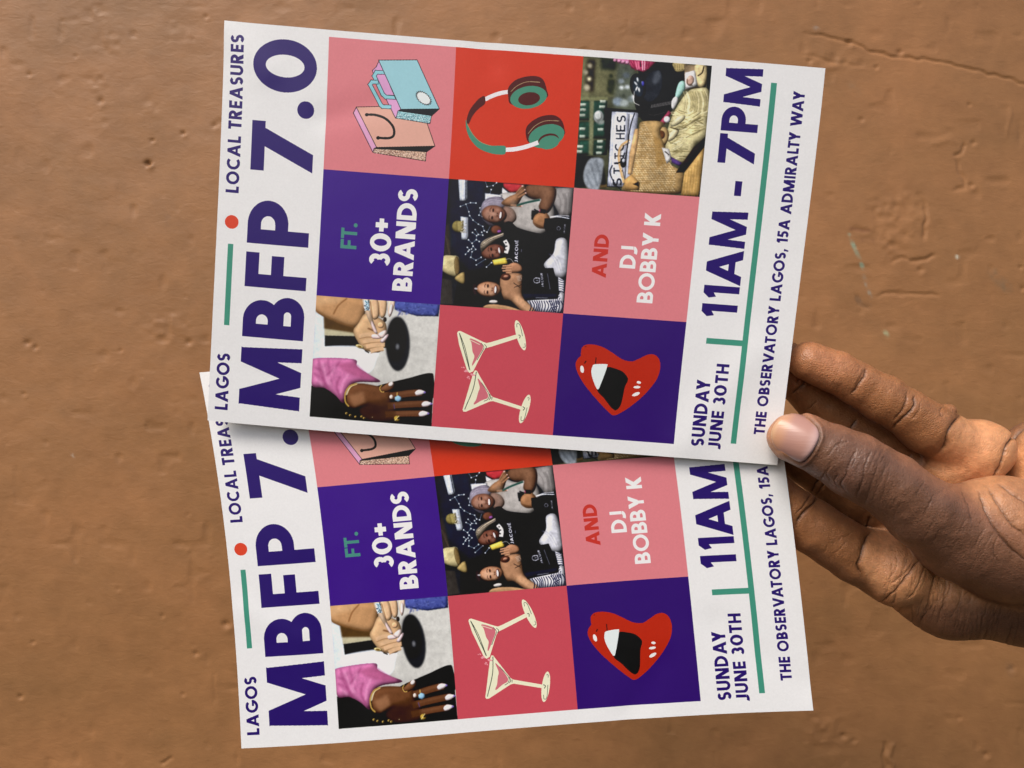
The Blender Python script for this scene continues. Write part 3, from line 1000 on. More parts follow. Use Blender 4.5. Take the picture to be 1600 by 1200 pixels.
for k_ in range(10):
    q.line([(400 + k_ * 4, 300 - k_ * 6), (470, 250 - k_ * 3), (590, 260 - k_ * 2)], 3, rnd.choice(['#b7b0be', '#5c5264']), smooth=True, a=.6)
q.poly([(580, 300), (660, 320), (690, 400), (640, 450), (580, 430)], '#8a6a5a', smooth=True, blur=2)
face(q, 500, 365, 108, 78, '#8a5640', '#2c1512', '#c99a80', 8)
q.poly([(560, 270), (620, 215), (690, 180), (745, 105), (765, 130), (770, 170), (740, 215), (700, 280), (640, 300)], '#a2704a', smooth=True)
for (a0_, b0_, a1_, b1_) in [(690, 180, 742, 118), (700, 200, 765, 150), (705, 220, 772, 178), (640, 285, 735, 292)]:
    q.line([(a0_, b0_), (a1_, b1_)], 17, '#a8744e'); q.line([(a0_, b0_ + 9), (a1_, b1_ + 9)], 3, '#5b3a26'); q.ell(a1_, b1_, 9, 6, '#e9b8b2')
q.poly([(790, 110), (1000, 118), (1030, 200), (980, 330), (920, 360), (880, 300), (900, 230), (830, 235), (775, 180)], '#7c5238', smooth=True, blur=1)
q.poly([(900, 130), (980, 140), (960, 300), (930, 330)], '#9a6a4a', a=.6, blur=6)
q.line([(690, 290), (780, 262), (890, 240)], 18, '#2e5a50', smooth=True); q.line([(840, 320), (900, 355)], 10, '#15151c')
q.poly([(820, 330), (880, 335), (865, 420), (815, 410)], '#191921', blur=1)
q.poly([(850, 370), (930, 345), (975, 400), (950, 480), (880, 485), (830, 440)], '#a87248', smooth=True, blur=1)
q.line([(885, 330), (930, 345)], 22, '#c04a6a'); q.poly([(895, 318), (940, 325), (935, 362), (890, 352)], '#1a1a22')
for k_ in range(4):
    q.line([(840 + k_ * 8, 440 + k_ * 8), (905 + k_ * 8, 470 + k_ * 4)], 4, '#5d3a22', a=.6)
q.line([(975, 390), (1050, 385), (1140, 400)], 8, '#e9e9ee', smooth=True); q.line([(985, 385), (1060, 374), (1140, 380)], 5, '#dcdce4', smooth=True)
q.poly([(640, 230), (700, 260), (690, 380), (640, 440)], '#8a7566', a=.4, blur=6)
# centre person in black
q.poly([(590, 450), (640, 430), (700, 480), (830, 520), (1000, 560), (1030, 620), (1000, 760), (900, 840), (760, 830), (640, 780), (600, 700), (620, 600)], '#131320', smooth=True)
q.poly([(930, 400), (1140, 405), (1120, 590), (960, 560), (920, 470)], '#15151f'); 
q.poly([(1030, 580), (1120, 600), (1108, 890), (1010, 890), (920, 800), (1000, 700)], '#c9c9d0', smooth=True)
for k_ in range(8):
    q.line([(960 + k_ * 16, 700 + k_ * 6), (1010 + k_ * 12, 760), (1050 + k_ * 8, 860)], 6, rnd.choice(['#8f9099', '#f0f0f4', '#a4a5ae']), smooth=True, a=.6, blur=2)
q.ell(520, 500, 48, 40, '#6e3f2c', blur=2); q.ell(545, 515, 20, 14, '#8e4a9a', blur=1)
face(q, 495, 690, 104, 66, '#6d3f30', '#21100e', '#a87058', -12)
q.poly([(385, 640), (400, 600), (470, 560), (570, 530), (580, 545), (500, 600), (430, 660), (395, 690)], '#9a8a74', smooth=True)
for k_ in range(9):
    q.line([(388 + k_ * 4, 650 - k_ * 6), (450 + k_ * 3, 598 - k_ * 4), (580, 548 - k_ * 3)], 4, rnd.choice(['#e4d8bc', '#4a3c34', '#cdbb98']), smooth=True)
q.line([(590, 590), (615, 640), (600, 700)], 34, '#e6e2da', smooth=True)
for (x, y) in [(600, 610), (606, 640), (598, 672)]:
    q.ell(x, y, 8, 6, '#22202a')
q.poly([(485, 760), (600, 735), (620, 790), (500, 805)], '#e5c33a'); q.line([(500, 770), (600, 750)], 4, '#f6e27c')
q.line([(600, 752), (640, 750), (680, 800)], 4, '#ccc9b4', smooth=True)
q.poly([(600, 820), (660, 780), (725, 800), (740, 850), (680, 865), (610, 860)], '#b27a55', smooth=True)
for (y0_, x1_) in [(800, 572), (820, 565), (842, 572), (858, 600)]:
    q.line([(650, y0_ + 4), (x1_, y0_ + 8)], 13, '#bb845e'); q.line([(650, y0_ + 12), (x1_, y0_ + 16)], 2.5, '#5a3522')
# lowest person
q.poly([(330, 960), (380, 930), (560, 940), (600, 1010), (560, 1110), (420, 1110), (340, 1050)], '#2a1c1c', smooth=True)
q.poly([(560, 900), (740, 880), (740, 1060), (860, 1190), (760, 1205), (640, 1100), (580, 1080)], '#b37f58', smooth=True, blur=1)
q.poly([(700, 1050), (860, 1190), (800, 1205), (660, 1090)], '#d29c6e', a=.7, blur=4)
q.ell(600, 900, 42, 30, '#5b3326', blur=2); q.ell(603, 898, 24, 14, '#b4765a', blur=1)
face(q, 462, 1005, 104, 64, '#b57a55', '#2c1512', '#e5b48e', 4)
q.line([(340, 960), (335, 1010), (350, 1050)], 22, '#3a2a2c', smooth=True); q.ell(352, 1000, 14, 8, '#a8a0a0', rot=10)
q.line([(665, 950), (720, 990)], 4, '#1b1418'); q.line([(670, 990), (735, 960), (720, 905)], 4, '#1b1418', smooth=True)
for k_ in range(4):
    q.line([(690 + k_ * 4, 900 + k_ * 12), (735, 890 + k_ * 12)], 4, '#d8c8bc', a=.8)
q.poly([(430, 1140), (500, 1130), (640, 1150), (760, 1205), (440, 1170)], '#b98a5c', smooth=True); q.ell(500, 1110, 40, 16, '#c9c0b8', blur=2)
q.poly([(740, 1040), (1090, 1030), (1080, 1205), (860, 1195), (790, 1120)], '#ecebf2')
for k_ in range(15):
    x = 800 + k_ * 20
    q.line([(x, 1100), (x + 14 + 8 * math.sin(k_), 1145), (x - 6, 1205)], 8, '#1d1f3c', smooth=True)
for k_ in range(6):
    q.line(arc(1060, 1100, 14 + k_ * 15, 24 + k_ * 17, 120, 260, 12), 6, '#1d1f3c', smooth=True)
q.poly([(1040, 900), (1092, 930), (1088, 1040), (1045, 1020)], '#d9d9e4')
for k_ in range(6):
    q.line([(1045, 920 + k_ * 20), (1070, 930 + k_ * 18), (1090, 925 + k_ * 22)], 5, '#22233a', smooth=True)
q.poly([(740, 830), (1000, 825), (1050, 1040), (735, 1040)], '#12131e'); q.poly([(735, 1040), (1050, 1040), (1030, 1085), (760, 1100)], '#262838')
q.line([(850, 1076), (950, 1078)], 4, '#c9cad4', a=.8)
for (bx, by, sc) in [(0, 0, 1.0)]:
    q.line(arc(860, 930, 26, 22, 0, 360, 20), 4, '#d5d6de', smooth=True); q.line([(842, 912), (884, 910), (884, 948), (842, 950)], 3, '#d5d6de'); q.line([(850, 930), (880, 930)], 3, '#d5d6de')
    q.line([(950, 870), (972, 1005)], 3, '#b9bac6')
fr = lambda P: q.m(P)
def side_text(word, x0, y0, x1, y1, cap, w, c):
    """word whose baseline runs from (x0,y0) up to (x1,y1); caps point to the left"""
    tot = sum(glyph(ch, w)[2] + .16 for ch in word) - .16
    a = 0.0
    for ch in word:
        W = glyph(ch, w)[2]
        f0, f1 = a / tot, (a + W) / tot
        xa = x0 + (x1 - x0) * f0
        put_glyph(ch, w, xa - cap, xa, y0 + (y1 - y0) * f0, y0 + (y1 - y0) * f1, c, q.clip, frame=fr)
        a += W + .16
side_text('JACQUE', 700, 775, 706, 590, 26, .2, '#e9e9f2'); q.line([(672, 592), (680, 600)], 5, '#e9e9f2')
side_text('JACQUE', 918, 985, 908, 868, 17, .2, '#d5d6de')
side_text('JACQUE', 1100, 530, 1110, 450, 13, .2, '#c5c6ce'); q.line(arc(1048, 486, 15, 15, 0, 360, 16), 3, '#c5c6ce', smooth=True)
q.line([(730, 690), (733, 665)], 4, '#9a9aa8')
q.photo_finish(220)

# --- pink square with words
q = Square(2, 1, [(0, 0), (1, 0), (1, 1), (0, 1)], PINK)
text('AND', 2.200, 2.317, 1.692, 1.350, 0.22, '#c43a30', track=0.10)
text('DJ', 2.418, 2.546, 1.602, 1.426, 0.20, WHITE, track=0.08)
text('BOBBY K', 2.583, 2.712, 1.869, 1.152, 0.195, WHITE, track=0.08)

# --- photograph of two hands with rings
q = Square(0, 2, [(136, 57), (1148, 146), (1075, 1122), (73, 1054)], '#b9b7ae', 0.8)
q.poly([(700, 150), (1148, 200), (1100, 700), (700, 740), (560, 700)], '#c2c0b6', blur=10)
for k_ in range(10):
    x, y = rnd.uniform(600, 1080), rnd.uniform(300, 700)
    q.line([(x, y), (x + 40, y + 30), (x + 90, y - 10)], 16, rnd.choice(['#a9a79c', '#d3d1c8']), smooth=True, a=.4, blur=7)
q.poly([(130, 180), (205, 200), (200, 570), (100, 580)], '#cdd9e6', blur=3); q.poly([(200, 200), (540, 300), (500, 400), (200, 390)], '#b3aa84', blur=3)
q.poly([(195, 190), (480, 290), (470, 370), (200, 330)], '#5b4020', blur=3)
q.poly([(205, 388), (720, 400), (720, 490), (205, 475)], '#17171a', blur=1)
q.poly([(200, 480), (610, 490), (625, 590), (570, 690), (440, 690), (200, 600)], '#dfe8f2', blur=3, smooth=True)
q.poly([(780, 110), (1148, 146), (1135, 240), (960, 235), (780, 180)], '#4a55a4', blur=2)
for k_ in range(70):
    x, y = rnd.uniform(790, 1130), rnd.uniform(120, 230)
    q.ell(x, y, 12, 5, rnd.choice(['#6a78c8', '#2f3a80', '#5562b4']), rot=rnd.uniform(0, 180), a=.6, blur=1)
q.ell(805, 458, 98, 220, '#2b2c30', blur=3); q.ell(790, 420, 70, 170, '#1b1b1e', blur=8); q.ell(802, 480, 12, 26, '#8b8e92', blur=5)
SK, SD, SL = '#bf8a56', '#7d4c24', '#e6b57e'
q.poly([(136, 57), (520, 90), (540, 200), (470, 320), (330, 290), (132, 190)], SK, smooth=True, blur=1)
q.poly([(136, 62), (360, 75), (330, 120), (200, 130), (136, 150)], '#cf9f6c', a=.8, blur=8); q.line([(390, 85), (320, 140), (275, 215)], 8, '#7d4c24', smooth=True, blur=2); q.line([(135, 190), (320, 280), (450, 320)], 10, '#8a5a2c', smooth=True, blur=3)
q.poly([(440, 350), (480, 290), (540, 210), (640, 240), (710, 300), (705, 440), (660, 520), (600, 525), (520, 500), (470, 430)], '#cb9e6c', smooth=True, blur=1)
for (a_, b_, c_, d_) in [(490, 395, 640, 400), (520, 440, 690, 425), (545, 480, 700, 465), (580, 515, 690, 495)]:
    q.line([(a_, b_), ((a_ + c_) / 2, b_ - 14), (c_, d_)], 34, '#d2a678', smooth=True, blur=1); q.line([(a_, b_ + 19), ((a_ + c_) / 2, b_ + 6), (c_, d_ + 16)], 4, '#8a5a30', smooth=True, blur=1)
q.poly([(515, 90), (580, 95), (600, 250), (640, 370), (600, 330), (540, 200)], '#e2bd96', smooth=True); q.poly([(575, 95), (640, 100), (650, 230), (600, 250)], '#dcae7e', smooth=True)
q.poly([(645, 98), (712, 104), (705, 220), (665, 240)], '#dcae7e', smooth=True); q.poly([(730, 108), (782, 112), (762, 200), (738, 240), (725, 190)], '#e4c0a6', smooth=True)
q.line([(655, 240), (650, 120)], 4, '#7a4c2a'); q.line([(600, 250), (582, 110)], 4, '#7a4c2a'); q.line([(560, 330), (620, 350), (610, 300)], 10, '#6b3f20', smooth=True, blur=2)
q.poly([(524, 98), (575, 104), (574, 180), (536, 190)], '#cfe0e8')
for k_ in range(60):
    q.ell(rnd.uniform(530, 572), rnd.uniform(102, 184), 4, 4, rnd.choice(['#1d3a5a', '#f4fafc', '#63a0b8', '#28303a']))
q.poly([(590, 270), (612, 300), (640, 370), (615, 365), (590, 310)], '#e9cbc6', smooth=True); q.poly([(590, 385), (630, 378), (668, 405), (650, 415), (600, 412)], '#e9c6c0', smooth=True)
q.poly([(665, 425), (720, 378), (728, 395), (690, 445), (668, 445)], '#e3c4c6', smooth=True); q.poly([(640, 380), (700, 345), (715, 365), (680, 410)], '#e9cdc4', smooth=True); q.ell(665, 305, 26, 24, '#e0ad78'); q.ell(750, 180, 13, 46, '#ecd2cc', rot=10)
q.ell(492, 478, 34, 15, '#d8bf78', rot=20); q.ell(492, 478, 18, 7, '#7c5b24', rot=20); q.line([(535, 510), (570, 530)], 10, '#3a2c1c'); q.ell(700, 260, 14, 20, '#3a2c24')
# dark cloth, pink sleeve, brown hand
q.poly([(73, 800), (200, 800), (400, 960), (420, 1075), (73, 1054)], '#1b1c1a'); q.poly([(300, 900), (700, 780), (1060, 695), (1095, 720), (1075, 1122), (360, 1080)], '#14110f')
q.poly([(780, 800), (900, 735), (1060, 695), (1095, 730), (1085, 900), (900, 900)], '#151312', smooth=True)
q.poly([(120, 575), (440, 580), (470, 640), (560, 700), (660, 765), (470, 770), (390, 830), (355, 940), (290, 880), (200, 820), (97, 800), (100, 640)], '#cf6ba0', smooth=True)
q.poly([(300, 620), (440, 600), (620, 750), (480, 730), (380, 690)], '#b4507e', a=.7, blur=5)
for L in [[(150, 580), (170, 700), (230, 830)], [(230, 580), (240, 680), (260, 800)], [(110, 700), (180, 740), (220, 820)], [(330, 600), (260, 680), (200, 720)], [(330, 720), (300, 800), (330, 900)], [(120, 650), (180, 680), (200, 760)]]:
    q.line(L, 13, rnd.choice(['#a8447a', '#98396c']), smooth=True, a=.75, blur=4)
for L in [[(180, 600), (210, 720), (235, 790)], [(290, 640), (240, 740), (260, 800)], [(400, 700), (350, 780), (330, 860)], [(120, 740), (160, 770), (180, 800)]]:
    q.line(L, 12, '#e794bf', smooth=True, a=.8, blur=4)
q.poly([(390, 850), (470, 780), (640, 800), (740, 830), (720, 960), (560, 950), (430, 985), (385, 940)], '#74482c', smooth=True, blur=1)
q.poly([(400, 880), (520, 840), (540, 930), (440, 975)], '#9a6844', a=.8, blur=6)
q.poly([(650, 830), (730, 770), (775, 775), (765, 820), (700, 850)], '#7d4f32', smooth=True); q.ell(748, 784, 22, 18, '#e9d6cc', rot=-25)
for (a_, b_, c_, d_, w_) in [(740, 880, 1000, 850, 56), (720, 960, 1050, 940, 54), (700, 1030, 1020, 1020, 50)]:
    q.line([(a_, b_), ((a_ + c_) / 2, (b_ + d_) / 2 - 4), (c_, d_)], w_, '#6b4129', smooth=True, taper=False, blur=1); q.line([(a_, b_ - 8), (c_ - 40, d_ - 10)], 14, '#8a5a3a', a=.7, blur=4)
q.poly([(560, 940), (720, 900), (780, 1000), (760, 1080), (560, 1075), (480, 1000)], '#543420', a=.8, smooth=True, blur=7)
for (x, y) in [(988, 852), (1040, 944), (1016, 1022)]:
    q.poly([(x - 44, y - 4), (x - 10, y - 24), (x + 44, y - 6), (x + 10, y + 16), (x - 34, y + 22)], '#e9d9da', smooth=True); q.ell(x + 34, y - 2, 9, 7, '#7a62c0', blur=1)
q.line([(470, 780), (410, 800), (372, 860), (372, 930), (400, 968)], 13, '#b08a3a', smooth=True); q.line([(470, 784), (415, 810), (385, 870)], 5, '#ecd28a', smooth=True)
q.line(arc(680, 820, 24, 28, 60, 260, 12), 7, '#d0a84a', smooth=True)
q.poly([(805, 874), (832, 888), (832, 914), (806, 928), (778, 914), (778, 888)], '#8fc4e6'); q.line([(798, 850), (796, 878)], 7, '#d0a84a'); q.ell(750, 888, 16, 18, '#efd0bc'); q.line([(770, 945), (776, 985)], 6, '#5b4a8a')
q.ell(795, 1062, 26, 24, '#b4902f'); q.ell(806, 1056, 10, 12, '#3a2a10'); q.line([(775, 1080), (812, 1040)], 5, '#ecd489')
for (x, y) in [(380, 1025), (410, 1040), (455, 1052), (505, 1050), (525, 1062)]:
    q.ell(x, y, 12, 10, '#d6b052'); q.ell(x + 2, y, 5, 5, '#3a2c12')
q.ell(592, 1052, 3, 3, '#efe2b0')
q.photo_finish(230, 0.28)

# --- two glasses on rose
q = Square(1, 2, [(55, -11), (1080, 60), (1004, 1085), (-22, 1009)], ROSE)
CR, OL = '#efe9c6', '#2e3a2e'
q.poly([(196, 225), (205, 208), (225, 208), (410, 296), (440, 308), (470, 302), (690, 236), (720, 250), (700, 268), (500, 332), (440, 350), (415, 375), (330, 545), (300, 558), (280, 540), (212, 320)], CR)
q.ell(724, 243, 34, 130, CR, rot=-16)
q.line([(215, 225), (300, 530)], 6, OL); q.line([(215, 225), (262, 350), (303, 535)], 5, OL, smooth=True)
q.poly([(300, 272), (330, 276), (400, 312), (412, 350), (390, 392), (330, 490), (322, 480), (340, 420), (325, 380), (316, 310)], '#cf6f78', smooth=True); q.line([(306, 282), (385, 320)], 5, CR)
q.line([(398, 308), (420, 345), (398, 390), (362, 450)], 4, OL, smooth=True); q.line([(424, 318), (440, 340), (428, 362)], 5, OL, smooth=True)
q.line([(708, 240), (722, 246), (718, 268)], 6, OL, smooth=True); q.line([(694, 176), (696, 146), (720, 160), (742, 250)], 4, OL, smooth=True); q.line([(762, 310), (764, 340), (745, 342)], 4, OL, smooth=True)
q.poly([(240, 868), (245, 850), (330, 560), (345, 535), (362, 540), (372, 560), (480, 748), (500, 762), (755, 846), (760, 866), (735, 870), (500, 796), (470, 798), (270, 884), (245, 882)], CR)
q.ell(765, 862, 34, 126, CR, rot=17)
q.line([(357, 548), (330, 690), (258, 866)], 6, OL, smooth=True)
q.poly([(368, 606), (400, 640), (452, 735), (448, 770), (400, 790), (345, 822), (335, 815), (355, 780), (372, 720), (385, 680)], '#cf6f78', smooth=True); q.line([(350, 822), (430, 792)], 5, CR)
q.line([(400, 640), (462, 735), (452, 780), (420, 796)], 4, OL, smooth=True); q.line([(468, 735), (476, 765), (462, 785)], 5, OL, smooth=True); q.line([(488, 760), (486, 784)], 5, OL)
q.line([(748, 842), (764, 856), (750, 874)], 6, OL, smooth=True); q.line([(735, 925), (735, 958), (760, 950), (785, 850)], 4, OL, smooth=True); q.line([(788, 768), (800, 768), (798, 790)], 4, OL, smooth=True)
for (x, y, r_) in [(235, 512, 5), (252, 512, 7), (275, 540, 12), (262, 545, 8), (320, 572, 12), (338, 576, 8), (292, 590, 8), (282, 598, 6), (298, 606, 6)]:
    q.ell(x, y, r_ * 1.3, r_ * .7, '#e79aa0', rot=30)

# --- red lips on purple
q = Square(2, 2, [(98, 60), (1162, 131), (1047, 1156), (22, 1085)], '#371269')
LIP = '#b52f1c'
q.poly([(255, 400), (262, 355), (300, 328), (370, 328), (450, 352), (530, 400), (610, 452), (690, 470), (750, 448), (830, 412), (890, 414), (930, 460), (934, 540), (900, 630), (810, 740), (700, 835), (600, 900), (540, 922), (500, 900), (400, 800), (290, 670), (225, 560), (210, 490), (230, 445), (252, 425)], LIP, smooth=True)
q.poly([(478, 522), (540, 528), (610, 555), (655, 605), (655, 640), (632, 690), (600, 830), (560, 878), (520, 860), (455, 780), (395, 705), (440, 600)], '#0b090d', smooth=True)
q.poly([(372, 496), (470, 494), (480, 515), (430, 655), (400, 706), (365, 640), (346, 570), (352, 520)], '#e3ebf4', smooth=True)
q.line([(386, 436), (380, 492)], 8, '#3a0d10'); q.line([(300, 465), (286, 488)], 10, '#3a0d10'); q.ell(294, 346, 6, 4, '#3a0d10')
q.ell(266, 537, 16, 31, '#f2eef2', rot=-10); q.ell(753, 647, 19, 11, '#f2eef2', rot=8); q.ell(736, 687, 30, 11, '#f2eef2', rot=-2); q.ell(728, 746, 34, 14, '#f2eef2', rot=-20)

# faint mottling of the print
rng_ = np.random.default_rng(2)
art *= (1 + 0.006 * box_blur(rng_.normal(0, 1, (AH, AW)).astype(np.float32), 2) * 5)[..., None]
art = np.clip(art, 0, 1)

# observed colours -> reflectances: unprinted paper reflects 0.80
lin = lambda c: np.where(c <= 0.04045, c / 12.92, ((c + 0.055) / 1.055) ** 2.4)
refl = lin(art) / lin(np.array(PAPER)) * np.array([0.80, 0.805, 0.81]) - 0.010
refl = np.clip(refl, 0.004, 0.82)
enc = np.where(refl <= 0.0031308, refl * 12.92, 1.055 * np.power(refl, 1 / 2.4) - 0.055)
img = bpy.data.images.new('flyer_print', AW, AH, alpha=False)
buf = np.ones((AH, AW, 4), np.float32)
buf[..., :3] = enc[::-1]
img.pixels.foreach_set(buf.ravel())
img.update()
img.pack()


def print_material():
    N = Nodes('coated_flyer_paper')
    tx = N.new('ShaderNodeTexImage', image=img, extension='EXTEND')
    uvn = N.new('ShaderNodeUVMap', uv_map='print')
    N.link(uvn.outputs[0], tx.inputs['Vector'])
    N.link(tx.outputs['Color'], N.p.inputs['Base Color'])
    tc = N.new('ShaderNodeTexCoord')
    n1 = N.new('ShaderNodeTexNoise', _in={'Scale': 45.0, 'Detail': 3.0, 'Roughness': 0.5})
    N.link(tc.outputs['Object'], n1.inputs['Vector'])
    mr = N.new('ShaderNodeMapRange', _in={'From Min': 0.3, 'From Max': 0.7, 'To Min': 0.36, 'To Max': 0.46})
    N.link(n1.outputs['Fac'], mr.inputs['Value'])
    N.link(mr.outputs[0], N.p.inputs['Roughness'])
    b = N.new('ShaderNodeBump', _in={'Strength': 0.12, 'Distance': 0.002})
    N.link(n1.outputs['Fac'], b.inputs['Height'])
    n2 = N.new('ShaderNodeTexNoise', _in={'Scale': 900.0, 'Detail': 2.0})
    N.link(tc.outputs['Object'], n2.inputs['Vector'])
    b2 = N.new('ShaderNodeBump', _in={'Strength': 0.06, 'Distance': 0.0003})
    N.link(n2.outputs['Fac'], b2.inputs['Height'])
    N.link(b.outputs[0], b2.inputs['Normal'])
    N.link(b2.outputs[0], N.p.inputs['Normal'])
    N.p.inputs['Specular IOR Level'].default_value = 0.32
    return N.m


def edge_material():
    N = Nodes('paper_cut_edge')
    N.p.inputs['Base Color'].default_value = (0.8, 0.79, 0.77, 1)
    N.p.inputs['Roughness'].default_value = 0.7
    return N.m


MAT_PRINT, MAT_EDGE = print_material(), edge_material()

# ------------------------------------------------------------------ the two flyers
# the held sheets as smooth curved surfaces, millimetres, in powers of the sheet coordinates
SHEET_FRONT = [[-2.0308, -52.0374, 280.4204], [112.9086, 7.8829, -0.0624], [-5.9624, 75.4622, 4.5042], [0.0786, -0.3498, 0.0734], [-1.2222, -0.1299, -0.0391], [-0.4003, -1.246, 0.0065], [0.7343, 0.6608, 0.1484], [-0.7768, -0.2199, -0.164], [0.071, 0.4267, 0.0455], [0.4512, 0.4593, 0.012], [0.0736, 0.0105, -0.1685], [-0.0836, 0.0078, 0.2405], [0.0184, -0.0248, -0.0802], [0.0091, 0.0232, -0.0314], [0.0062, 0.0067, 0.0035]]
SHEET_REAR = [[-4.4325, 57.0977, 288.342], [110.7926, -10.34, -1.2404], [8.4535, 74.716, -0.9831], [1.8464, 0.7661, 0.1138], [0.4043, 1.1432, 0.2984], [-2.2711, 0.868, 0.8725], [1.7777, 1.6864, 0.2235], [0.4346, -0.3395, 0.1093], [1.1189, -0.36, -0.805], [0.7706, 0.9218, -0.62], [0.0981, -0.053, -0.2429], [0.0626, 0.0297, -0.1582], [-0.2675, 0.0374, -0.1383], [-0.266, -0.0528, 0.6105], [-0.0223, -0.122, -0.0063]]


def surface(cf, s, t):
    s = (s - 1.5) / 2.4
    t = (t - 1.5) / 1.6
    M = np.stack([s * 0 + 1, s, t, s * s, s * t, t * t, s ** 3, s * s * t, s * t * t, t ** 3,
                  s ** 4, s ** 3 * t, s * s * t * t, s * t ** 3, t ** 4], -1)
    return M @ np.array(cf)


AREAS = [  # printed areas of the sheet: name, limits, label
    ('title_lettering', -0.60, 0.0, -0.065, 3.0, 'large dark violet heading MBFP 7.0'),
    ('subtitle_lettering', -0.79, 0.02, -0.64, 1.27, 'small words LOCAL TREASURES'),
    ('red_dot', -0.79, 1.40, -0.64, 1.54, None),
    ('green_rule', -0.79, 1.63, -0.64, 2.33, None),
    ('place_lettering', -0.79, 2.51, -0.64, 3.03, 'small word LAGOS'),
    ('picture_square', 0, 0, 1, 1, 'pink square with two shopping bags'),
    ('picture_square', 1, 0, 2, 1, 'red square with green and maroon headphones'),
    ('photo_square', 2, 0, 3, 1, 'photo of straw bags and hats at a market'),
    ('word_square', 0, 1, 1, 2, 'purple square reading FT. 30+ BRANDS'),
    ('photo_square', 1, 1, 2, 2, 'photo of three smiling people'),
    ('word_square', 2, 1, 3, 2, 'pink square reading AND DJ BOBBY K'),
    ('photo_square', 0, 2, 1, 3, 'photo of two hands wearing rings'),
    ('picture_square', 1, 2, 2, 3, 'rose square with two cocktail glasses'),
    ('picture_square', 2, 2, 3, 3, 'purple square with open red lips'),
    ('time_lettering', 3.09, -0.02, 3.42, 2.0, 'heading 11AM - 7PM'),
    ('date_lettering', 3.12, 2.28, 3.41, 3.03, 'words SUNDAY JUNE 30TH'),
    ('address_lettering', 3.62, 0.10, 3.76, 2.90, 'address line of small capitals'),
    ('green_rule', 3.45, 0.06, 3.53, 2.98, None),
]


def build_flyer(cf, label, wob, seed, dents):
    def pos(s, t):
        P = surface(cf, s, t)
        P[..., 2] += wob * (value_noise(s * 46 + 500, t * 46 + 500, 70, seed) * 1.0 + value_noise(s * 46 + 500, t * 46 + 500, 28, seed + 1) * 0.22)
        for (sa, ta, sb, tb, w_, h_) in dents:
            d_, q_ = seg_dist(s, t, [(sa, ta), (sb, tb)])
            P[..., 2] += h_ * np.exp(-(d_ / w_) ** 2)
        return P
    def nrm(s, t):
        e = 0.004
        a = pos(s + e, t) - pos(s - e, t)
        b = pos(s, t + e) - pos(s, t - e)
        n = np.cross(b, a)
        return n / np.linalg.norm(n, axis=-1, keepdims=True)
    c = surface(cf, np.array([1.5]), np.array([1.5]))
    root = empty('flyer', to_world(c)[0], label, 'flyer', 'printed event flyers held in the hand')
    def cuts(lo, hi, marks):
        xs = sorted(set([lo, hi] + [round(m, 4) for m in marks]))
        out = []
        for a, b in zip(xs[:-1], xs[1:]):
            n = max(1, int(math.ceil((b - a) / 0.05)))
            out += list(np.linspace(a, b, n, endpoint=False))
        return np.array(out + [hi])
    ss = cuts(S0, S1, [a[1] for a in AREAS] + [a[3] for a in AREAS])
    ts = cuts(T0, T1, [a[2] for a in AREAS] + [a[4] for a in AREAS])
    Sg, Tg = np.meshgrid(ss, ts)
    ny, nx = Sg.shape
    Pf = pos(Sg.ravel(), Tg.ravel())
    Nf = nrm(Sg.ravel(), Tg.ravel())
    if Nf[:, 2].mean() > 0:
        Nf = -Nf
    uv = np.stack([(Sg.ravel() - S0) / (S1 - S0), 1 - (Tg.ravel() - T0) / (T1 - T0)], -1)
    idx = np.arange(ny * nx).reshape(ny, nx)
    quads = np.stack([idx[:-1, :-1], idx[1:, :-1], idx[1:, 1:], idx[:-1, 1:]], -1)
    cs, ct = (Sg[:-1, :-1] + Sg[1:, 1:]) / 2, (Tg[:-1, :-1] + Tg[1:, 1:]) / 2
    taken = np.zeros(cs.shape, bool)
    for name, s0, t0, s1, t1, lab in AREAS:
        m = (cs > s0) & (cs < s1) & (ct > t0) & (ct < t1) & ~taken
        taken |= m
        q = quads[m]
        used, inv = np.unique(q, return_inverse=True)
        o = mesh_obj(name, Pf[used], inv.reshape(-1, 4), MAT_PRINT, root, uv=uv[used], normals=Nf[used])
        if lab:
            o['label'] = lab
    # the sheet itself: the unprinted front, the back and the cut edge
    q = quads[~taken]
    TH = 0.28
    front = q.reshape(-1, 4)
    n = ny * nx
    back = quads.reshape(-1, 4)[:, ::-1] + n
    Pb = Pf - Nf * TH
    o = mesh_obj('paper_sheet', np.concatenate([Pf, Pb]), np.concatenate([front, back]), MAT_PRINT, root,
                 uv=np.concatenate([uv, uv * 0 + (0.003, 0.003)]), normals=np.concatenate([Nf, -Nf]))
    ring = np.concatenate([idx[0, :], idx[1:, -1], idx[-1, ::-1][1:], idx[::-1, 0][1:-1]])
    A = Pf[ring]
    B = Pb[ring]
    k = len(ring)
    r2 = np.roll(np.arange(k), -1)
    F = np.stack([np.arange(k), r2, r2 + k, np.arange(k) + k], -1)
    mesh_obj('cut_edge', np.concatenate([A, B]), F, MAT_EDGE, root, smooth=False)
    return root, pos


flyer1, pos1 = build_flyer(SHEET_FRONT, 'upper event flyer lying over the other, its whole front showing, thumb on its corner', 0.6, 41,
                            [(-0.05, 0.62, 0.45, 0.45, 0.10, 0.35), (3.1, 3.0, 3.6, 2.2, 0.16, -0.5), (-0.8, 0.02, -0.5, 0.3, 0.12, -0.4), (1.2, -0.03, 1.3, 0.12, 0.09, 0.3)])
flyer2, pos2 = build_flyer(SHEET_REAR, 'lower event flyer tucked under the other one, its upper strip hidden', 0.4, 51,
                            [(3.2, 2.4, 3.8, 2.9, 0.14, 0.35), (-0.7, 2.0, -0.3, 2.25, 0.12, -0.35), (2.4, 3.08, 2.7, 2.7, 0.12, 0.3)])

# ------------------------------------------------------------------ the hand


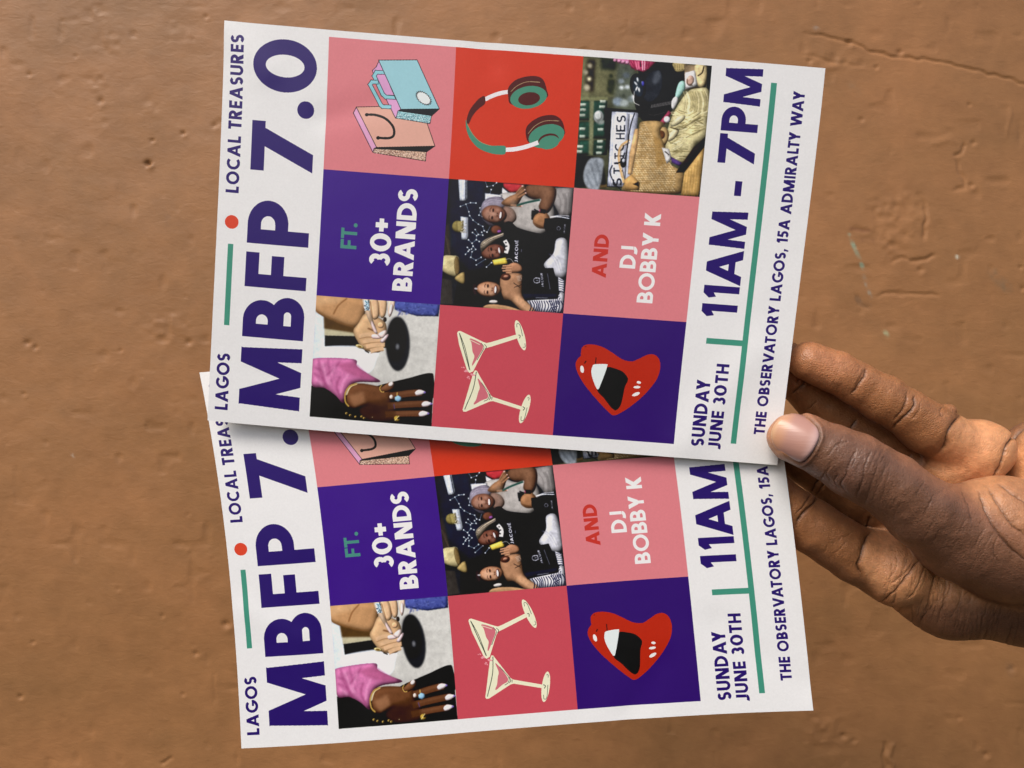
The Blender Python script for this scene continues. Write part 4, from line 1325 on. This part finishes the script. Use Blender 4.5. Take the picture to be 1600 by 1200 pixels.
def cone(P, a, ra, b, rb):
    ba = b - a
    h = np.clip(((P - a) @ ba) / (ba @ ba), 0, 1)
    d = P - a - h[..., None] * ba
    return np.sqrt((d * d).sum(-1)) - (ra + (rb - ra) * h)


def smin(a, b, k):
    h = np.clip(0.5 + 0.5 * (b - a) / k, 0, 1)
    return b + (a - b) * h - k * h * (1 - h)


def ellipsoid(P, c, r, rot=0.0):
    q = P - c
    cs, sn = math.cos(rot), math.sin(rot)
    x = q[..., 0] * cs + q[..., 1] * sn
    y = -q[..., 0] * sn + q[..., 1] * cs
    k0 = np.sqrt((x / r[0]) ** 2 + (y / r[1]) ** 2 + (q[..., 2] / r[2]) ** 2)
    return (k0 - 1) * min(r)


def chain(P, nodes, k=1.2):
    d = None
    for (a, b) in zip(nodes[:-1], nodes[1:]):
        e = cone(P, ray(*a[:3]), a[3], ray(*b[:3]), b[3])
        d = e if d is None else smin(d, e, k)
    return d


# joints: direction (x, y), distance from the camera in mm, radius in mm
THUMB = [(1238, 684, 275.5, 9.0), (1262, 690, 274.5, 9.7), (1300, 708, 273.5, 10.7), (1334, 727, 272.8, 12.0), (1390, 757, 273, 12.0), (1437, 797, 275, 13.2), (1500, 836, 282, 17.5), (1566, 850, 288, 22.0), (1640, 856, 293, 24)]
INDEX = [(1398, 889, 303, 14.4), (1335, 866, 302, 11.6), (1268, 822, 300, 10.9), (1205, 775, 298.5, 9.6), (1160, 735, 297.5, 8.6)]
MIDDLE = [(1410, 822, 313, 12.5), (1330, 774, 310.5, 10.2), (1255, 716, 306, 9.8), (1180, 668, 301, 8.8), (1130, 640, 299, 8.0)]
RING = [(1455, 752, 313, 12.0), (1370, 692, 312, 9.8), (1290, 638, 310, 9.4), (1245, 592, 307, 8.8), (1226, 562, 305, 8.0)]
LITTLE = [(1264, 565, 292, 7.9), (1306, 582, 291.5, 8.3), (1340, 600, 292, 8.35), (1378, 622, 292.5, 9.3), (1412, 642, 293, 9.2), (1446, 667, 294.5, 10.4), (1480, 686, 298.5, 10.4), (1510, 700, 303, 9.5)]
GROUPS = ['thumb', 'index', 'middle', 'ring', 'little', 'palm']


def hand_groups(P):
    thumb = chain(P, THUMB, 1.5)
    thumb = smin(thumb, ellipsoid(P, ray(1570, 835, 279), (24, 22, 17), R(20)), 5)
    index = chain(P, INDEX, 1.5)
    middle = chain(P, MIDDLE, 1.5)
    ring = chain(P, RING, 1.5)
    little = chain(P, LITTLE, 1.2)
    little = smin(little, ellipsoid(P, ray(1481, 641, 292.5), (3.2, 2.6, 3.0)), 1.2)
    palm = ellipsoid(P, ray(1394, 884, 301.5), (14.0, 14.5, 14.0))
    palm = smin(palm, cone(P, ray(1405, 894, 306.5), 14.5, ray(1480, 918, 310), 20.0), 3)
    palm = smin(palm, cone(P, ray(1480, 918, 309), 20.0, ray(1600, 912, 314), 24.5), 4)
    palm = smin(palm, cone(P, ray(1600, 912, 314), 24.5, ray(1760, 890, 322), 27.0), 6)
    pad = ellipsoid(P, ray(1523, 704, 300.5), (15.5, 12.8, 12.5), R(-8))
    pad = smin(pad, ellipsoid(P, ray(1478, 730, 304), (11.5, 10.5, 10.5)), 3)
    palm = smin(palm, pad, 3)
    palm = smin(palm, cone(P, ray(1645, 730, 306), 21.0, ray(1780, 790, 318), 25.0), 2.5)
    palm = smin(palm, cone(P, ray(1520, 780, 320), 15.0, ray(1640, 820, 322), 19.0), 6)
    palm = smin(palm, cone(P, ray(1430, 830, 316), 12.0, ray(1520, 850, 320), 16.0), 6)
    palm = smin(palm, cone(P, ray(1760, 840, 322), 28.0, ray(2080, 870, 345), 27.0), 12)
    palm = smin(palm, cone(P, ray(1780, 790, 324), 22.0, ray(2080, 800, 345), 26.0), 12)
    return [thumb, index, middle, ring, little, palm]


def hand_sdf(P, want_id=False):
    t, i, m, r, l, p = G = hand_groups(P)
    f = np.minimum(np.minimum(i, m), np.minimum(r, l))
    d = smin(p, f, 3.0)
    d = smin(d, t, 0.9 + 7.0 * smoothstep(172, 200, P[..., 0]))
    if want_id:
        return d, np.argmin(np.stack(G, 0), 0)
    return d


def surface_nets(lo, hi, h):
    xs, ys, zs = [np.arange(a, b + h, h) for a, b in zip(lo, hi)]
    V = np.empty((len(xs), len(ys), len(zs)), np.float32)
    Y, Z = np.meshgrid(ys, zs, indexing='ij')
    step = 24
    for i in range(0, len(xs), step):
        xx = xs[i:i + step]
        P = np.empty((len(xx), len(ys), len(zs), 3), np.float32)
        P[..., 0] = xx[:, None, None]
        P[..., 1] = Y[None]
        P[..., 2] = Z[None]
        V[i:i + step] = hand_sdf(P)
    neg = V < 0
    nx, ny, nz = [n - 1 for n in V.shape]
    cnt = np.zeros((nx, ny, nz), np.int16)
    for a in (0, 1):
        for b in (0, 1):
            for c in (0, 1):
                cnt += neg[a:a + nx, b:b + ny, c:c + nz]
    act = (cnt > 0) & (cnt < 8)
    ids = -np.ones(act.shape, np.int64)
    I, J, K = np.nonzero(act)
    ids[I, J, K] = np.arange(len(I))
    acc = np.zeros((len(I), 3))
    n = np.zeros(len(I))
    corners = [(a, b, c) for a in (0, 1) for b in (0, 1) for c in (0, 1)]
    for a in corners:
        for b in corners:
            if sum(abs(p - q) for p, q in zip(a, b)) == 1 and a < b:
                va = V[I + a[0], J + a[1], K + a[2]]
                vb = V[I + b[0], J + b[1], K + b[2]]
                m = (va < 0) != (vb < 0)
                t = np.where(m, va / np.where(m, va - vb, 1), 0)
                for ax in range(3):
                    acc[:, ax] += np.where(m, a[ax] + t * (b[ax] - a[ax]), 0)
                n += m
    acc /= n[:, None]
    pos = np.stack([I, J, K], -1) + acc
    pos = pos * h + np.array(lo)
    faces = []
    for ax in range(3):
        sl0 = [slice(1, -1)] * 3
        sl0[ax] = slice(0, -1)
        sl1 = [slice(1, -1)] * 3
        sl1[ax] = slice(1, None)
        A, B = neg[tuple(sl0)], neg[tuple(sl1)]
        for sign in (0, 1):
            m = (A & ~B) if sign == 0 else (~A & B)
            g = np.stack(np.nonzero(m), -1)
            off = np.ones(3, int)
            off[ax] = 0
            g = g + off
            u, v = (ax + 1) % 3, (ax + 2) % 3
            eu, ev = np.eye(3, dtype=int)[u], np.eye(3, dtype=int)[v]
            qd = [ids[tuple((g - a * eu - b * ev).T)] for a, b in ((1, 1), (0, 1), (0, 0), (1, 0))]
            qd = np.stack(qd if sign == 0 else qd[::-1], -1)
            faces.append(qd[(qd >= 0).all(1)])
    return pos, np.concatenate(faces)


def subdivide(P, F):
    E = np.concatenate([F[:, [i, (i + 1) % 4]] for i in range(4)])
    Es = np.sort(E, 1)
    key = Es[:, 0] * (len(P) + 1) + Es[:, 1]
    uq, first, inv = np.unique(key, return_index=True, return_inverse=True)
    mid = (P[Es[first, 0]] + P[Es[first, 1]]) / 2
    cen = P[F].mean(1)
    n, ne = len(P), len(mid)
    e = inv.reshape(4, -1).T + n
    c = np.arange(len(F)) + n + ne
    out = [np.stack([F[:, i], e[:, i], c, e[:, (i + 3) % 4]], -1) for i in range(4)]
    return np.concatenate([P, mid, cen]), np.concatenate(out)


def grad(P, e=0.25):
    g = np.empty_like(P)
    for ax in range(3):
        d = np.zeros(3)
        d[ax] = e
        g[:, ax] = hand_sdf(P + d) - hand_sdf(P - d)
    return g / (np.linalg.norm(g, axis=1, keepdims=True) + 1e-9)


NAIL = [(1222, 653), (1240, 646), (1258, 651), (1271, 660), (1279, 670), (1280, 684), (1273, 700), (1264, 713), (1253, 722), (1240, 718), (1224, 709), (1211, 697), (1206, 680), (1211, 664)]

P, F = surface_nets((70, -40, 240), (400, 128, 372), 1.2)
P, F = subdivide(P, F)
for _ in range(2):
    d = hand_sdf(P)
    n = grad(P)
    P = P - n * np.clip(d, -0.7, 0.7)[:, None]
n = grad(P)
PN, F = subdivide(np.concatenate([P, n], 1), F)
P, n = PN[:, :3], PN[:, 3:] / (np.linalg.norm(PN[:, 3:], axis=1, keepdims=True) + 1e-9)
d, gid = hand_sdf(P, True)
P = P - n * np.clip(d, -0.4, 0.4)[:, None]
print('hand faces', len(F))
U_, V_ = P[:, 0] / P[:, 2] * FOC + 800, P[:, 1] / P[:, 2] * FOC + 600
frontal = smoothstep(0.05, -0.45, n[:, 2])

CREASES = {   # group: list of (polyline, width, depth in mm, darkening)
    'little': [([(1354, 576), (1350, 588), (1342, 600), (1330, 616)], 2.6, .85, .55), ([(1350, 578), (1343, 592), (1335, 606)], 1.6, .35, .3),
               ([(1428, 618), (1430, 632), (1420, 646), (1404, 660), (1394, 670)], 2.6, .95, .6), ([(1418, 612), (1416, 630), (1406, 646), (1396, 656)], 2.0, .6, .45),
               ([(1438, 628), (1436, 642), (1424, 656)], 1.8, .35, .3), ([(1500, 650), (1490, 664), (1482, 678), (1480, 692), (1470, 706)], 3.0, 1.3, .6),
               ([(1474, 636), (1470, 644), (1474, 652)], 1.5, .4, .3)],
    'palm': [([(1508, 648), (1494, 662), (1484, 676), (1482, 694), (1472, 706), (1456, 716)], 2.8, 1.5, .6),
             ([(1545, 756), (1556, 742), (1566, 722), (1575, 697), (1588, 678), (1610, 660)], 3.2, 1.5, .55),
             ([(1360, 832), (1353, 846), (1346, 862), (1345, 880), (1350, 898)], 3.0, 1.4, .6),
             ([(1438, 872), (1424, 892), (1408, 914), (1392, 930), (1376, 942)], 2.2, .9, .5),
             ([(1448, 880), (1440, 905), (1428, 925), (1410, 950)], 1.6, .5, .4), ([(1425, 880), (1412, 900), (1390, 912)], 1.6, .45, .35),
             ([(1462, 896), (1456, 925), (1448, 955), (1436, 975)], 1.6, .5, .4), ([(1480, 905), (1474, 940), (1464, 975)], 1.6, .35, .35),
             ([(1500, 915), (1498, 950), (1490, 985)], 1.5, .25, .3),
             ([(1384, 912), (1366, 930)], 1.3, .4, .3), ([(1370, 848), (1384, 858), (1400, 860)], 1.6, .3, .2)],
    'index': [([(1277, 776), (1268, 790), (1257, 800), (1243, 822)], 2.8, .9, .6), ([(1268, 772), (1256, 790), (1244, 802)], 2.0, .5, .4),
              ([(1360, 832), (1351, 848), (1346, 866), (1340, 884), (1346, 900)], 3.0, 1.2, .6), ([(1330, 832), (1322, 838), (1316, 840)], 1.2, .25, .25),
              ([(1324, 842), (1312, 858), (1302, 866)], 1.2, .25, .25), ([(1318, 836), (1308, 846)], 1.0, .2, .2)],
    'middle': [([(1284, 745), (1276, 756), (1268, 770)], 2.4, .8, .6), ([(1292, 752), (1284, 762), (1276, 774)], 1.8, .6, .45), ([(1360, 806), (1356, 818), (1350, 830)], 2.5, 1.0, .5)],
    'ring': [([(1264, 592), (1252, 604), (1238, 616)], 2.2, .8, .6), ([(1258, 586), (1244, 598)], 1.6, .5, .45), ([(1276, 628), (1262, 640)], 1.4, .4, .3),
             ([(1340, 655), (1330, 668), (1322, 680)], 2.4, .8, .5), ([(1424, 710), (1416, 722), (1414, 734)], 2.0, .8, .5), ([(1400, 700), (1392, 715)], 2.0, .6, .4)],
    'thumb': [([(1338, 703), (1328, 722), (1322, 742), (1314, 756), (1322, 770)], 1.5, .40, .5), ([(1361, 704), (1352, 726), (1348, 748), (1338, 776)], 1.6, .42, .5),
              ([(1334, 706), (1336, 716), (1330, 730)], 1.2, .30, .4), ([(1314, 690), (1300, 702), (1292, 714)], 1.3, .30, .35), ([(1310, 740), (1304, 752), (1312, 764)], 1.2, .3, .35),
              ([(1352, 712), (1346, 726)], 1.0, .28, .35), ([(1326, 688), (1310, 694)], 1.2, .25, .3), ([(1300, 726), (1292, 738), (1298, 752)], 1.2, .25, .3),
              ([(1374, 715), (1366, 742), (1358, 770), (1350, 790)], 1.2, .22, .3), ([(1392, 728), (1384, 756), (1376, 786)], 1.2, .15, .22),
              ([(1530, 768), (1538, 792), (1552, 822), (1574, 850), (1604, 878)], 2.2, .8, .5), ([(1545, 762), (1560, 790), (1582, 820), (1604, 838)], 2.0, .7, .45),
              ([(1562, 757), (1586, 776), (1606, 788)], 2.0, .6, .4), ([(1500, 765), (1512, 790), (1520, 815)], 2.0, .3, .3), ([(1560, 835), (1552, 860), (1560, 880)], 1.6, .3, .3),
              ([(1408, 748), (1416, 776), (1430, 808), (1450, 836), (1466, 862)], 1.1, -.10, -.35)],
}
crs = random.Random(3)
for _ in range(34):      # fine skin folds across the back of the thumb, square to its length
    x = crs.uniform(1290, 1560)
    cy = np.interp(x, [1290, 1334, 1390, 1437, 1500, 1566], [703, 727, 757, 797, 836, 850])
    y = cy + crs.uniform(-34, 36)
    L = crs.uniform(10, 26)
    a = crs.uniform(-.45, .25)
    CREASES['thumb'].append(([(x + L * .45, y - L * .8), (x + crs.uniform(-3, 3), y), (x - L * (.4 + a * .3), y + L * .8)], crs.uniform(.8, 1.3), crs.uniform(.06, .2), crs.uniform(.12, .3)))
for _ in range(90):      # short folds on the side of the palm
    x, y = crs.uniform(1390, 1600), crs.uniform(880, 1000)
    L = crs.uniform(8, 30)
    CREASES['palm'].append(([(x + 3, y - L), (x + crs.uniform(-3, 3), y), (x - L * .45, y + L)], crs.uniform(.8, 1.5), crs.uniform(.08, .30), crs.uniform(.15, .4)))
for nm, (xa, ya, xb, yb) in {'little': (1290, 572, 1470, 676), 'index': (1262, 812, 1345, 866)}.items():
    for _ in range(16):
        t = crs.random()
        x, y = xa + (xb - xa) * t + crs.uniform(-8, 8), ya + (yb - ya) * t + crs.uniform(-24, 24)
        L = crs.uniform(4, 10)
        CREASES[nm].append(([(x + L * .5, y - L), (x - L * .5, y + L)], 1.0, crs.uniform(.06, .14), .12))

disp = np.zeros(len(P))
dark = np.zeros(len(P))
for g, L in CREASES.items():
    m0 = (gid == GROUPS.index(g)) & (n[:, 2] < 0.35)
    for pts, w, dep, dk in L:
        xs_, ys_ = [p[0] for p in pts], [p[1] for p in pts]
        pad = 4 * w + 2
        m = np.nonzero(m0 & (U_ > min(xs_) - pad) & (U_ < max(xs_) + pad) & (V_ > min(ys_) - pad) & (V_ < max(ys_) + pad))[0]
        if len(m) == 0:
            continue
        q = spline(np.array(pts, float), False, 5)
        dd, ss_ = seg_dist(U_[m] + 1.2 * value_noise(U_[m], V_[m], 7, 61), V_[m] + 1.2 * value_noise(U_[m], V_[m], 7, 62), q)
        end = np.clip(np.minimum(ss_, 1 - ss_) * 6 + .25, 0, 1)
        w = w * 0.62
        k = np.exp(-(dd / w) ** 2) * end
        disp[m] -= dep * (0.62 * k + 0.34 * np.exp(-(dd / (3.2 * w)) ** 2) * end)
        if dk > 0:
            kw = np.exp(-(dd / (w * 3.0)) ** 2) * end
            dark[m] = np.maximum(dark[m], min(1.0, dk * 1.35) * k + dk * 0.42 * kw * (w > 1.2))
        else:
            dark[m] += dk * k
# nail bed: a groove round the plate and a fold of skin outside it
nail = spline(np.array(NAIL, float), True, 6)
nail_c = np.concatenate([nail, nail[:1]])
m = np.nonzero((gid == 0) & (U_ > 1185) & (U_ < 1305) & (V_ > 625) & (V_ < 745) & (n[:, 2] < 0.3))[0]
dd, _s = seg_dist(U_[m], V_[m], nail_c)
ins = np.zeros(len(m), bool)
for (ax, ay), (bx, by) in zip(nail_c[:-1], nail_c[1:]):
    c_ = (V_[m] >= ay) != (V_[m] >= by)
    with np.errstate(divide='ignore', invalid='ignore'):
        ins ^= c_ & (U_[m] < ax + (V_[m] - ay) * (bx - ax) / (by - ay + 1e-12))
sgn = np.where(ins, -dd, dd)
prox = smoothstep(1222, 1262, U_[m])                       # the fold is only at the sides and the root
disp[m] += (0.45 * np.exp(-((sgn - 4.5) / 3.2) ** 2) - 0.35 * np.exp(-((sgn - 0.8) / 1.3) ** 2)) * prox
disp[m] -= 1.1 * smoothstep(-0.5, -5, sgn)
dark[m] = np.maximum(dark[m], 0.55 * np.exp(-((sgn - 0.8) / 1.6) ** 2) * prox)
# soft unevenness of flesh
disp += 0.22 * value_noise(U_, V_, 22, 71) + 0.07 * value_noise(U_, V_, 9, 72)
P = P + n * disp[:, None]

# pigment: pale palm side, dark back of the hand, deeper colour in the folds; some painted shade
PALM = np.array([0.62, 0.290, 0.130])
PAD = np.array([0.72, 0.335, 0.160])
BACK = np.array([0.165, 0.078, 0.045])
KNUCK = np.array([0.125, 0.062, 0.045])
FING = np.array([0.33, 0.140, 0.057])
col = np.tile(FING, (len(P), 1))
col[(gid == 2) | (gid == 3)] *= 0.8  # shade on the two rear fingers put into their colour


def mixc(w, c):
    global col
    col = col * (1 - w[:, None]) + np.asarray(c)[None] * w[:, None]


G = np.stack(hand_groups(P), 0)
Gm = G.min(0)
soft = np.exp(-(G - Gm) / 1.6)
soft[0] = np.exp(-(G[0] - Gm) / 0.35)
soft /= soft.sum(0)
little_line = np.interp(V_, [640, 650, 664, 678, 692, 706, 716, 740], [1508, 1502, 1491, 1483, 1480, 1471, 1455, 1440])
index_line = np.interp(V_, [820, 832, 846, 862, 880, 900, 950], [1368, 1361, 1353, 1347, 1345, 1352, 1372])
palmish = soft[5] + soft[4] + soft[1]
edge_ = np.where(V_ < 770, smoothstep(-5, 6, U_ - little_line), smoothstep(-6, 8, U_ - index_line))
palm_m = np.clip(palmish, 0, 1) * edge_ * (1 - soft[0])
mixc(palm_m, PALM)
mixc(palm_m * np.exp(-(np.hypot(U_ - 1520, V_ - 706) / 45) ** 2) * .8, PAD)
mixc(palm_m * np.exp(-(np.hypot(U_ - 1396, V_ - 876) / 44) ** 4) * .9, PAD)
mixc(soft[4] * np.exp(-(np.hypot(U_ - 1290, V_ - 572) / 30) ** 2) * .7, [0.50, 0.21, 0.10])
mixc(soft[4] * smoothstep(1380, 1340, U_) * .35, [0.46, 0.19, 0.085])
# the radial side of the hand and the backs of the fingers are dark
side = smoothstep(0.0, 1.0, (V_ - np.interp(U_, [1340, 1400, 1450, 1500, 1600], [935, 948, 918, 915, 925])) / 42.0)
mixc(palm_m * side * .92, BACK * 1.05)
mixc((1 - soft[4]) * smoothstep(925, 985, V_) * smoothstep(1400, 1520, U_) * .75, BACK * 0.55)  # lower right end darkened past the back skin tone
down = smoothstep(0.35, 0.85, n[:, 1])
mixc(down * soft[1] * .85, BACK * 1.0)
mixc(smoothstep(-0.50, -0.10, n[:, 2]) * .45 * (1 - soft[0]), BACK * 1.15)  # browner finger sides, with shade painted in towards the gaps
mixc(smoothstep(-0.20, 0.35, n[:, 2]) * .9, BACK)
# thumb: dark back, brown along its inner side, paler towards the palm and at the tip
th = soft[0]
mixc(th, BACK)
line = (V_ - np.interp(U_, [1190, 1240, 1325, 1394, 1457, 1490, 1540, 1600], [640, 640, 662, 695, 750, 768, 806, 845]))
perp = smoothstep(30, -6, line)
mixc(th * perp * .75 * smoothstep(1230, 1300, U_), [0.30, 0.130, 0.070])
mixc(th * smoothstep(8, -34, line) * smoothstep(1480, 1550, U_), PALM * .93)
mixc(th * np.exp(-(np.hypot(U_ - 1335, V_ - 738) / 34) ** 2) * .6, KNUCK)
mixc(th * smoothstep(1262, 1214, U_) * .95, [0.50, 0.24, 0.12])
mixc(th * np.exp(-(np.hypot((U_ - 1262) * .8, V_ - 650) / 18) ** 2) * .75, [0.44, 0.20, 0.11])
mixc(th * smoothstep(1480, 1600, U_) * smoothstep(60, 10, line) * .6, [0.26, 0.118, 0.060])
speck = value_noise(U_, V_, 4.5, 81) * .6 + value_noise(U_, V_, 12, 82)
col = col * (1 + 0.07 * speck)[:, None]
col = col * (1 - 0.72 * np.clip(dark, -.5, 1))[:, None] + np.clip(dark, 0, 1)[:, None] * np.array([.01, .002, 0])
ridge = frontal * (1 - th) * (1 - side * palm_m)
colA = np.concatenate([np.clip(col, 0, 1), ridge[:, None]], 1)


def skin_material():
    N = Nodes('skin')
    att = N.new('ShaderNodeAttribute', attribute_name='pigment')
    tc = N.new('ShaderNodeTexCoord')
    n1 = N.new('ShaderNodeTexNoise', _in={'Scale': 420.0, 'Detail': 4.0, 'Roughness': 0.6})
    N.link(tc.outputs['Object'], n1.inputs['Vector'])
    mr = N.new('ShaderNodeMapRange', _in={'From Min': 0.3, 'From Max': 0.7, 'To Min': 0.86, 'To Max': 1.12})
    N.link(n1.outputs['Fac'], mr.inputs['Value'])
    mul = N.new('ShaderNodeMix', data_type='RGBA', blend_type='MULTIPLY', _in={'Factor': 1.0})
    N.link(att.outputs['Color'], mul.inputs['A'])
    N.link(mr.outputs[0], mul.inputs['B'])
    N.link(mul.outputs['Result'], N.p.inputs['Base Color'])
    N.p.inputs['Roughness'].default_value = 0.42
    N.p.inputs['Specular IOR Level'].default_value = 0.45
    N.p.inputs['Subsurface Weight'].default_value = 0.12
    N.p.inputs['Subsurface Radius'].default_value = (1.0, 0.35, 0.18)
    N.p.inputs['Subsurface Scale'].default_value = 0.0025
    # dermal ridges where the skin is palmar, fine cracks elsewhere
    wv = N.new('ShaderNodeTexWave', wave_type='RINGS', rings_direction='SPHERICAL', _in={'Scale': 560.0, 'Distortion': 10.0, 'Detail': 2.0, 'Detail Scale': 0.35})
    mp = N.new('ShaderNodeMapping', _in={'Location': (-0.12, -0.19, -0.07)})
    N.link(tc.outputs['Object'], mp.inputs['Vector'])
    N.link(mp.outputs[0], wv.inputs['Vector'])
    m1 = N.new('ShaderNodeMath', operation='MULTIPLY')
    N.link(wv.outputs['Fac'], m1.inputs[0])
    N.link(att.outputs['Alpha'], m1.inputs[1])
    b1 = N.new('ShaderNodeBump', _in={'Strength': 0.35, 'Distance': 0.00010})
    N.link(m1.outputs[0], b1.inputs['Height'])
    vo = N.new('ShaderNodeTexVoronoi', feature='DISTANCE_TO_EDGE', _in={'Scale': 900.0})
    N.link(tc.outputs['Object'], vo.inputs['Vector'])
    b2 = N.new('ShaderNodeBump', _in={'Strength': 0.6, 'Distance': 0.00035})
    N.link(vo.outputs['Distance'], b2.inputs['Height'])
    N.link(b1.outputs[0], b2.inputs['Normal'])
    b3 = N.new('ShaderNodeBump', _in={'Strength': 0.5, 'Distance': 0.0005})
    N.link(n1.outputs['Fac'], b3.inputs['Height'])
    N.link(b2.outputs[0], b3.inputs['Normal'])
    N.link(b3.outputs[0], N.p.inputs['Normal'])
    return N.m


def nail_material():
    N = Nodes('nail')
    att = N.new('ShaderNodeAttribute', attribute_name='pigment')
    N.link(att.outputs['Color'], N.p.inputs['Base Color'])
    N.p.inputs['Roughness'].default_value = 0.30
    N.p.inputs['Specular IOR Level'].default_value = 0.5
    tc = N.new('ShaderNodeTexCoord')
    mp = N.new('ShaderNodeMapping', _in={'Rotation': (0, R(-28), 0), 'Scale': (60, 200, 1300)})
    N.link(tc.outputs['Object'], mp.inputs['Vector'])
    ns = N.new('ShaderNodeTexNoise', _in={'Scale': 1.0, 'Detail': 2.0})
    N.link(mp.outputs[0], ns.inputs['Vector'])
    b = N.new('ShaderNodeBump', _in={'Strength': 0.25, 'Distance': 0.0003})
    N.link(ns.outputs['Fac'], b.inputs['Height'])
    N.link(b.outputs[0], N.p.inputs['Normal'])
    return N.m


base = ray(1620, 850, 305)
person = empty('person', to_world(base[None])[0], 'bare hand and wrist reaching in and pinching both flyers between thumb and fingers', 'person')
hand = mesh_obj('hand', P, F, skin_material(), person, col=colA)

# the thumb nail: a thin curved plate set into the thumb
cen = np.array([1243.0, 684.0])
rings = np.linspace(0, 1, 15)
nb = len(nail)
ptsU = np.concatenate([cen[None] + (nail - cen) * r for r in rings[1:]])
rho = np.repeat(rings[1:], nb)
ptsU = np.concatenate([cen[None], ptsU])
rho = np.concatenate([[0.0], rho])
lo_, hi_ = np.full(len(ptsU), 255.0), np.full(len(ptsU), 276.0)
dirv = np.stack([(ptsU[:, 0] - 800) / FOC, (ptsU[:, 1] - 600) / FOC, np.ones(len(ptsU))], -1)
for _ in range(26):
    mid = (lo_ + hi_) / 2
    ins_ = chain(dirv * mid[:, None], THUMB, 1.5) < 0
    hi_ = np.where(ins_, mid, hi_)
    lo_ = np.where(ins_, lo_, mid)
Zs = hi_
# the plate: nearly straight along the thumb, evenly arched across it
ua = (ptsU[:, 0] - cen[0]) * .91 + (ptsU[:, 1] - cen[1]) * .41
va = -(ptsU[:, 0] - cen[0]) * .41 + (ptsU[:, 1] - cen[1]) * .91
Mq = np.stack([np.ones(len(ua)), ua, va, va ** 2, va ** 4 * 1e-3, ua ** 2], -1)
sel = rho < 0.93
cq = np.linalg.lstsq(Mq[sel], Zs[sel], rcond=None)[0]
cq[5] *= 0.45
Zs = Mq @ cq - 0.12 + 0.8 * smoothstep(.90, 1.0, rho) * smoothstep(1215, 1240, ptsU[:, 0])
# flatten the plate slightly along its length and lift it out of the skin
lift = 0.30
Pn = dirv * (Zs - lift)[:, None]
edge_ = Pn[-nb:] + np.array([0, 0, 1.0])
Pn = np.concatenate([Pn, edge_])
Fn = []
for i in range(nb):
    j = (i + 1) % nb
    Fn.append((0, 1 + j, 1 + i, 1 + i))
    for r_ in range(14):
        a, b = 1 + r_ * nb, 1 + (r_ + 1) * nb
        Fn.append((a + i, a + j, b + j, b + i))
tri = [f[:3] for f in Fn if f[2] == f[3]]
quad = [f for f in Fn if f[2] != f[3]]
allf = [tuple(f) for f in tri] + [t_ for q_ in quad for t_ in ((q_[0], q_[1], q_[2]), (q_[0], q_[2], q_[3]))]
uu = np.concatenate([ptsU, ptsU[-nb:]])
along = (uu[:, 0] - 1209) * .93 + (uu[:, 1] - 665) * .36       # from the free edge to the root
w1 = smoothstep(10, 2, along)
cn = np.tile(np.array([0.42, 0.225, 0.18]), (len(uu), 1))
def mixn(w, c):
    global cn
    cn = cn * (1 - w[:, None]) + np.asarray(c)[None] * w[:, None]
mixn(smoothstep(30, 12, along), [0.52, 0.27, 0.16])
mixn(smoothstep(10, 3, along) * .8, [0.60, 0.36, 0.20])
mixn(smoothstep(52, 70, along) * .6, [0.55, 0.38, 0.36])  # broad highlight painted in near the root
cn = np.concatenate([cn, np.ones((len(cn), 1))], 1)
o = mesh_obj('thumb_nail', Pn, np.array(allf), nail_material(), hand, col=cn)
o['label'] = 'pale pink thumb nail with glossy ridged plate'
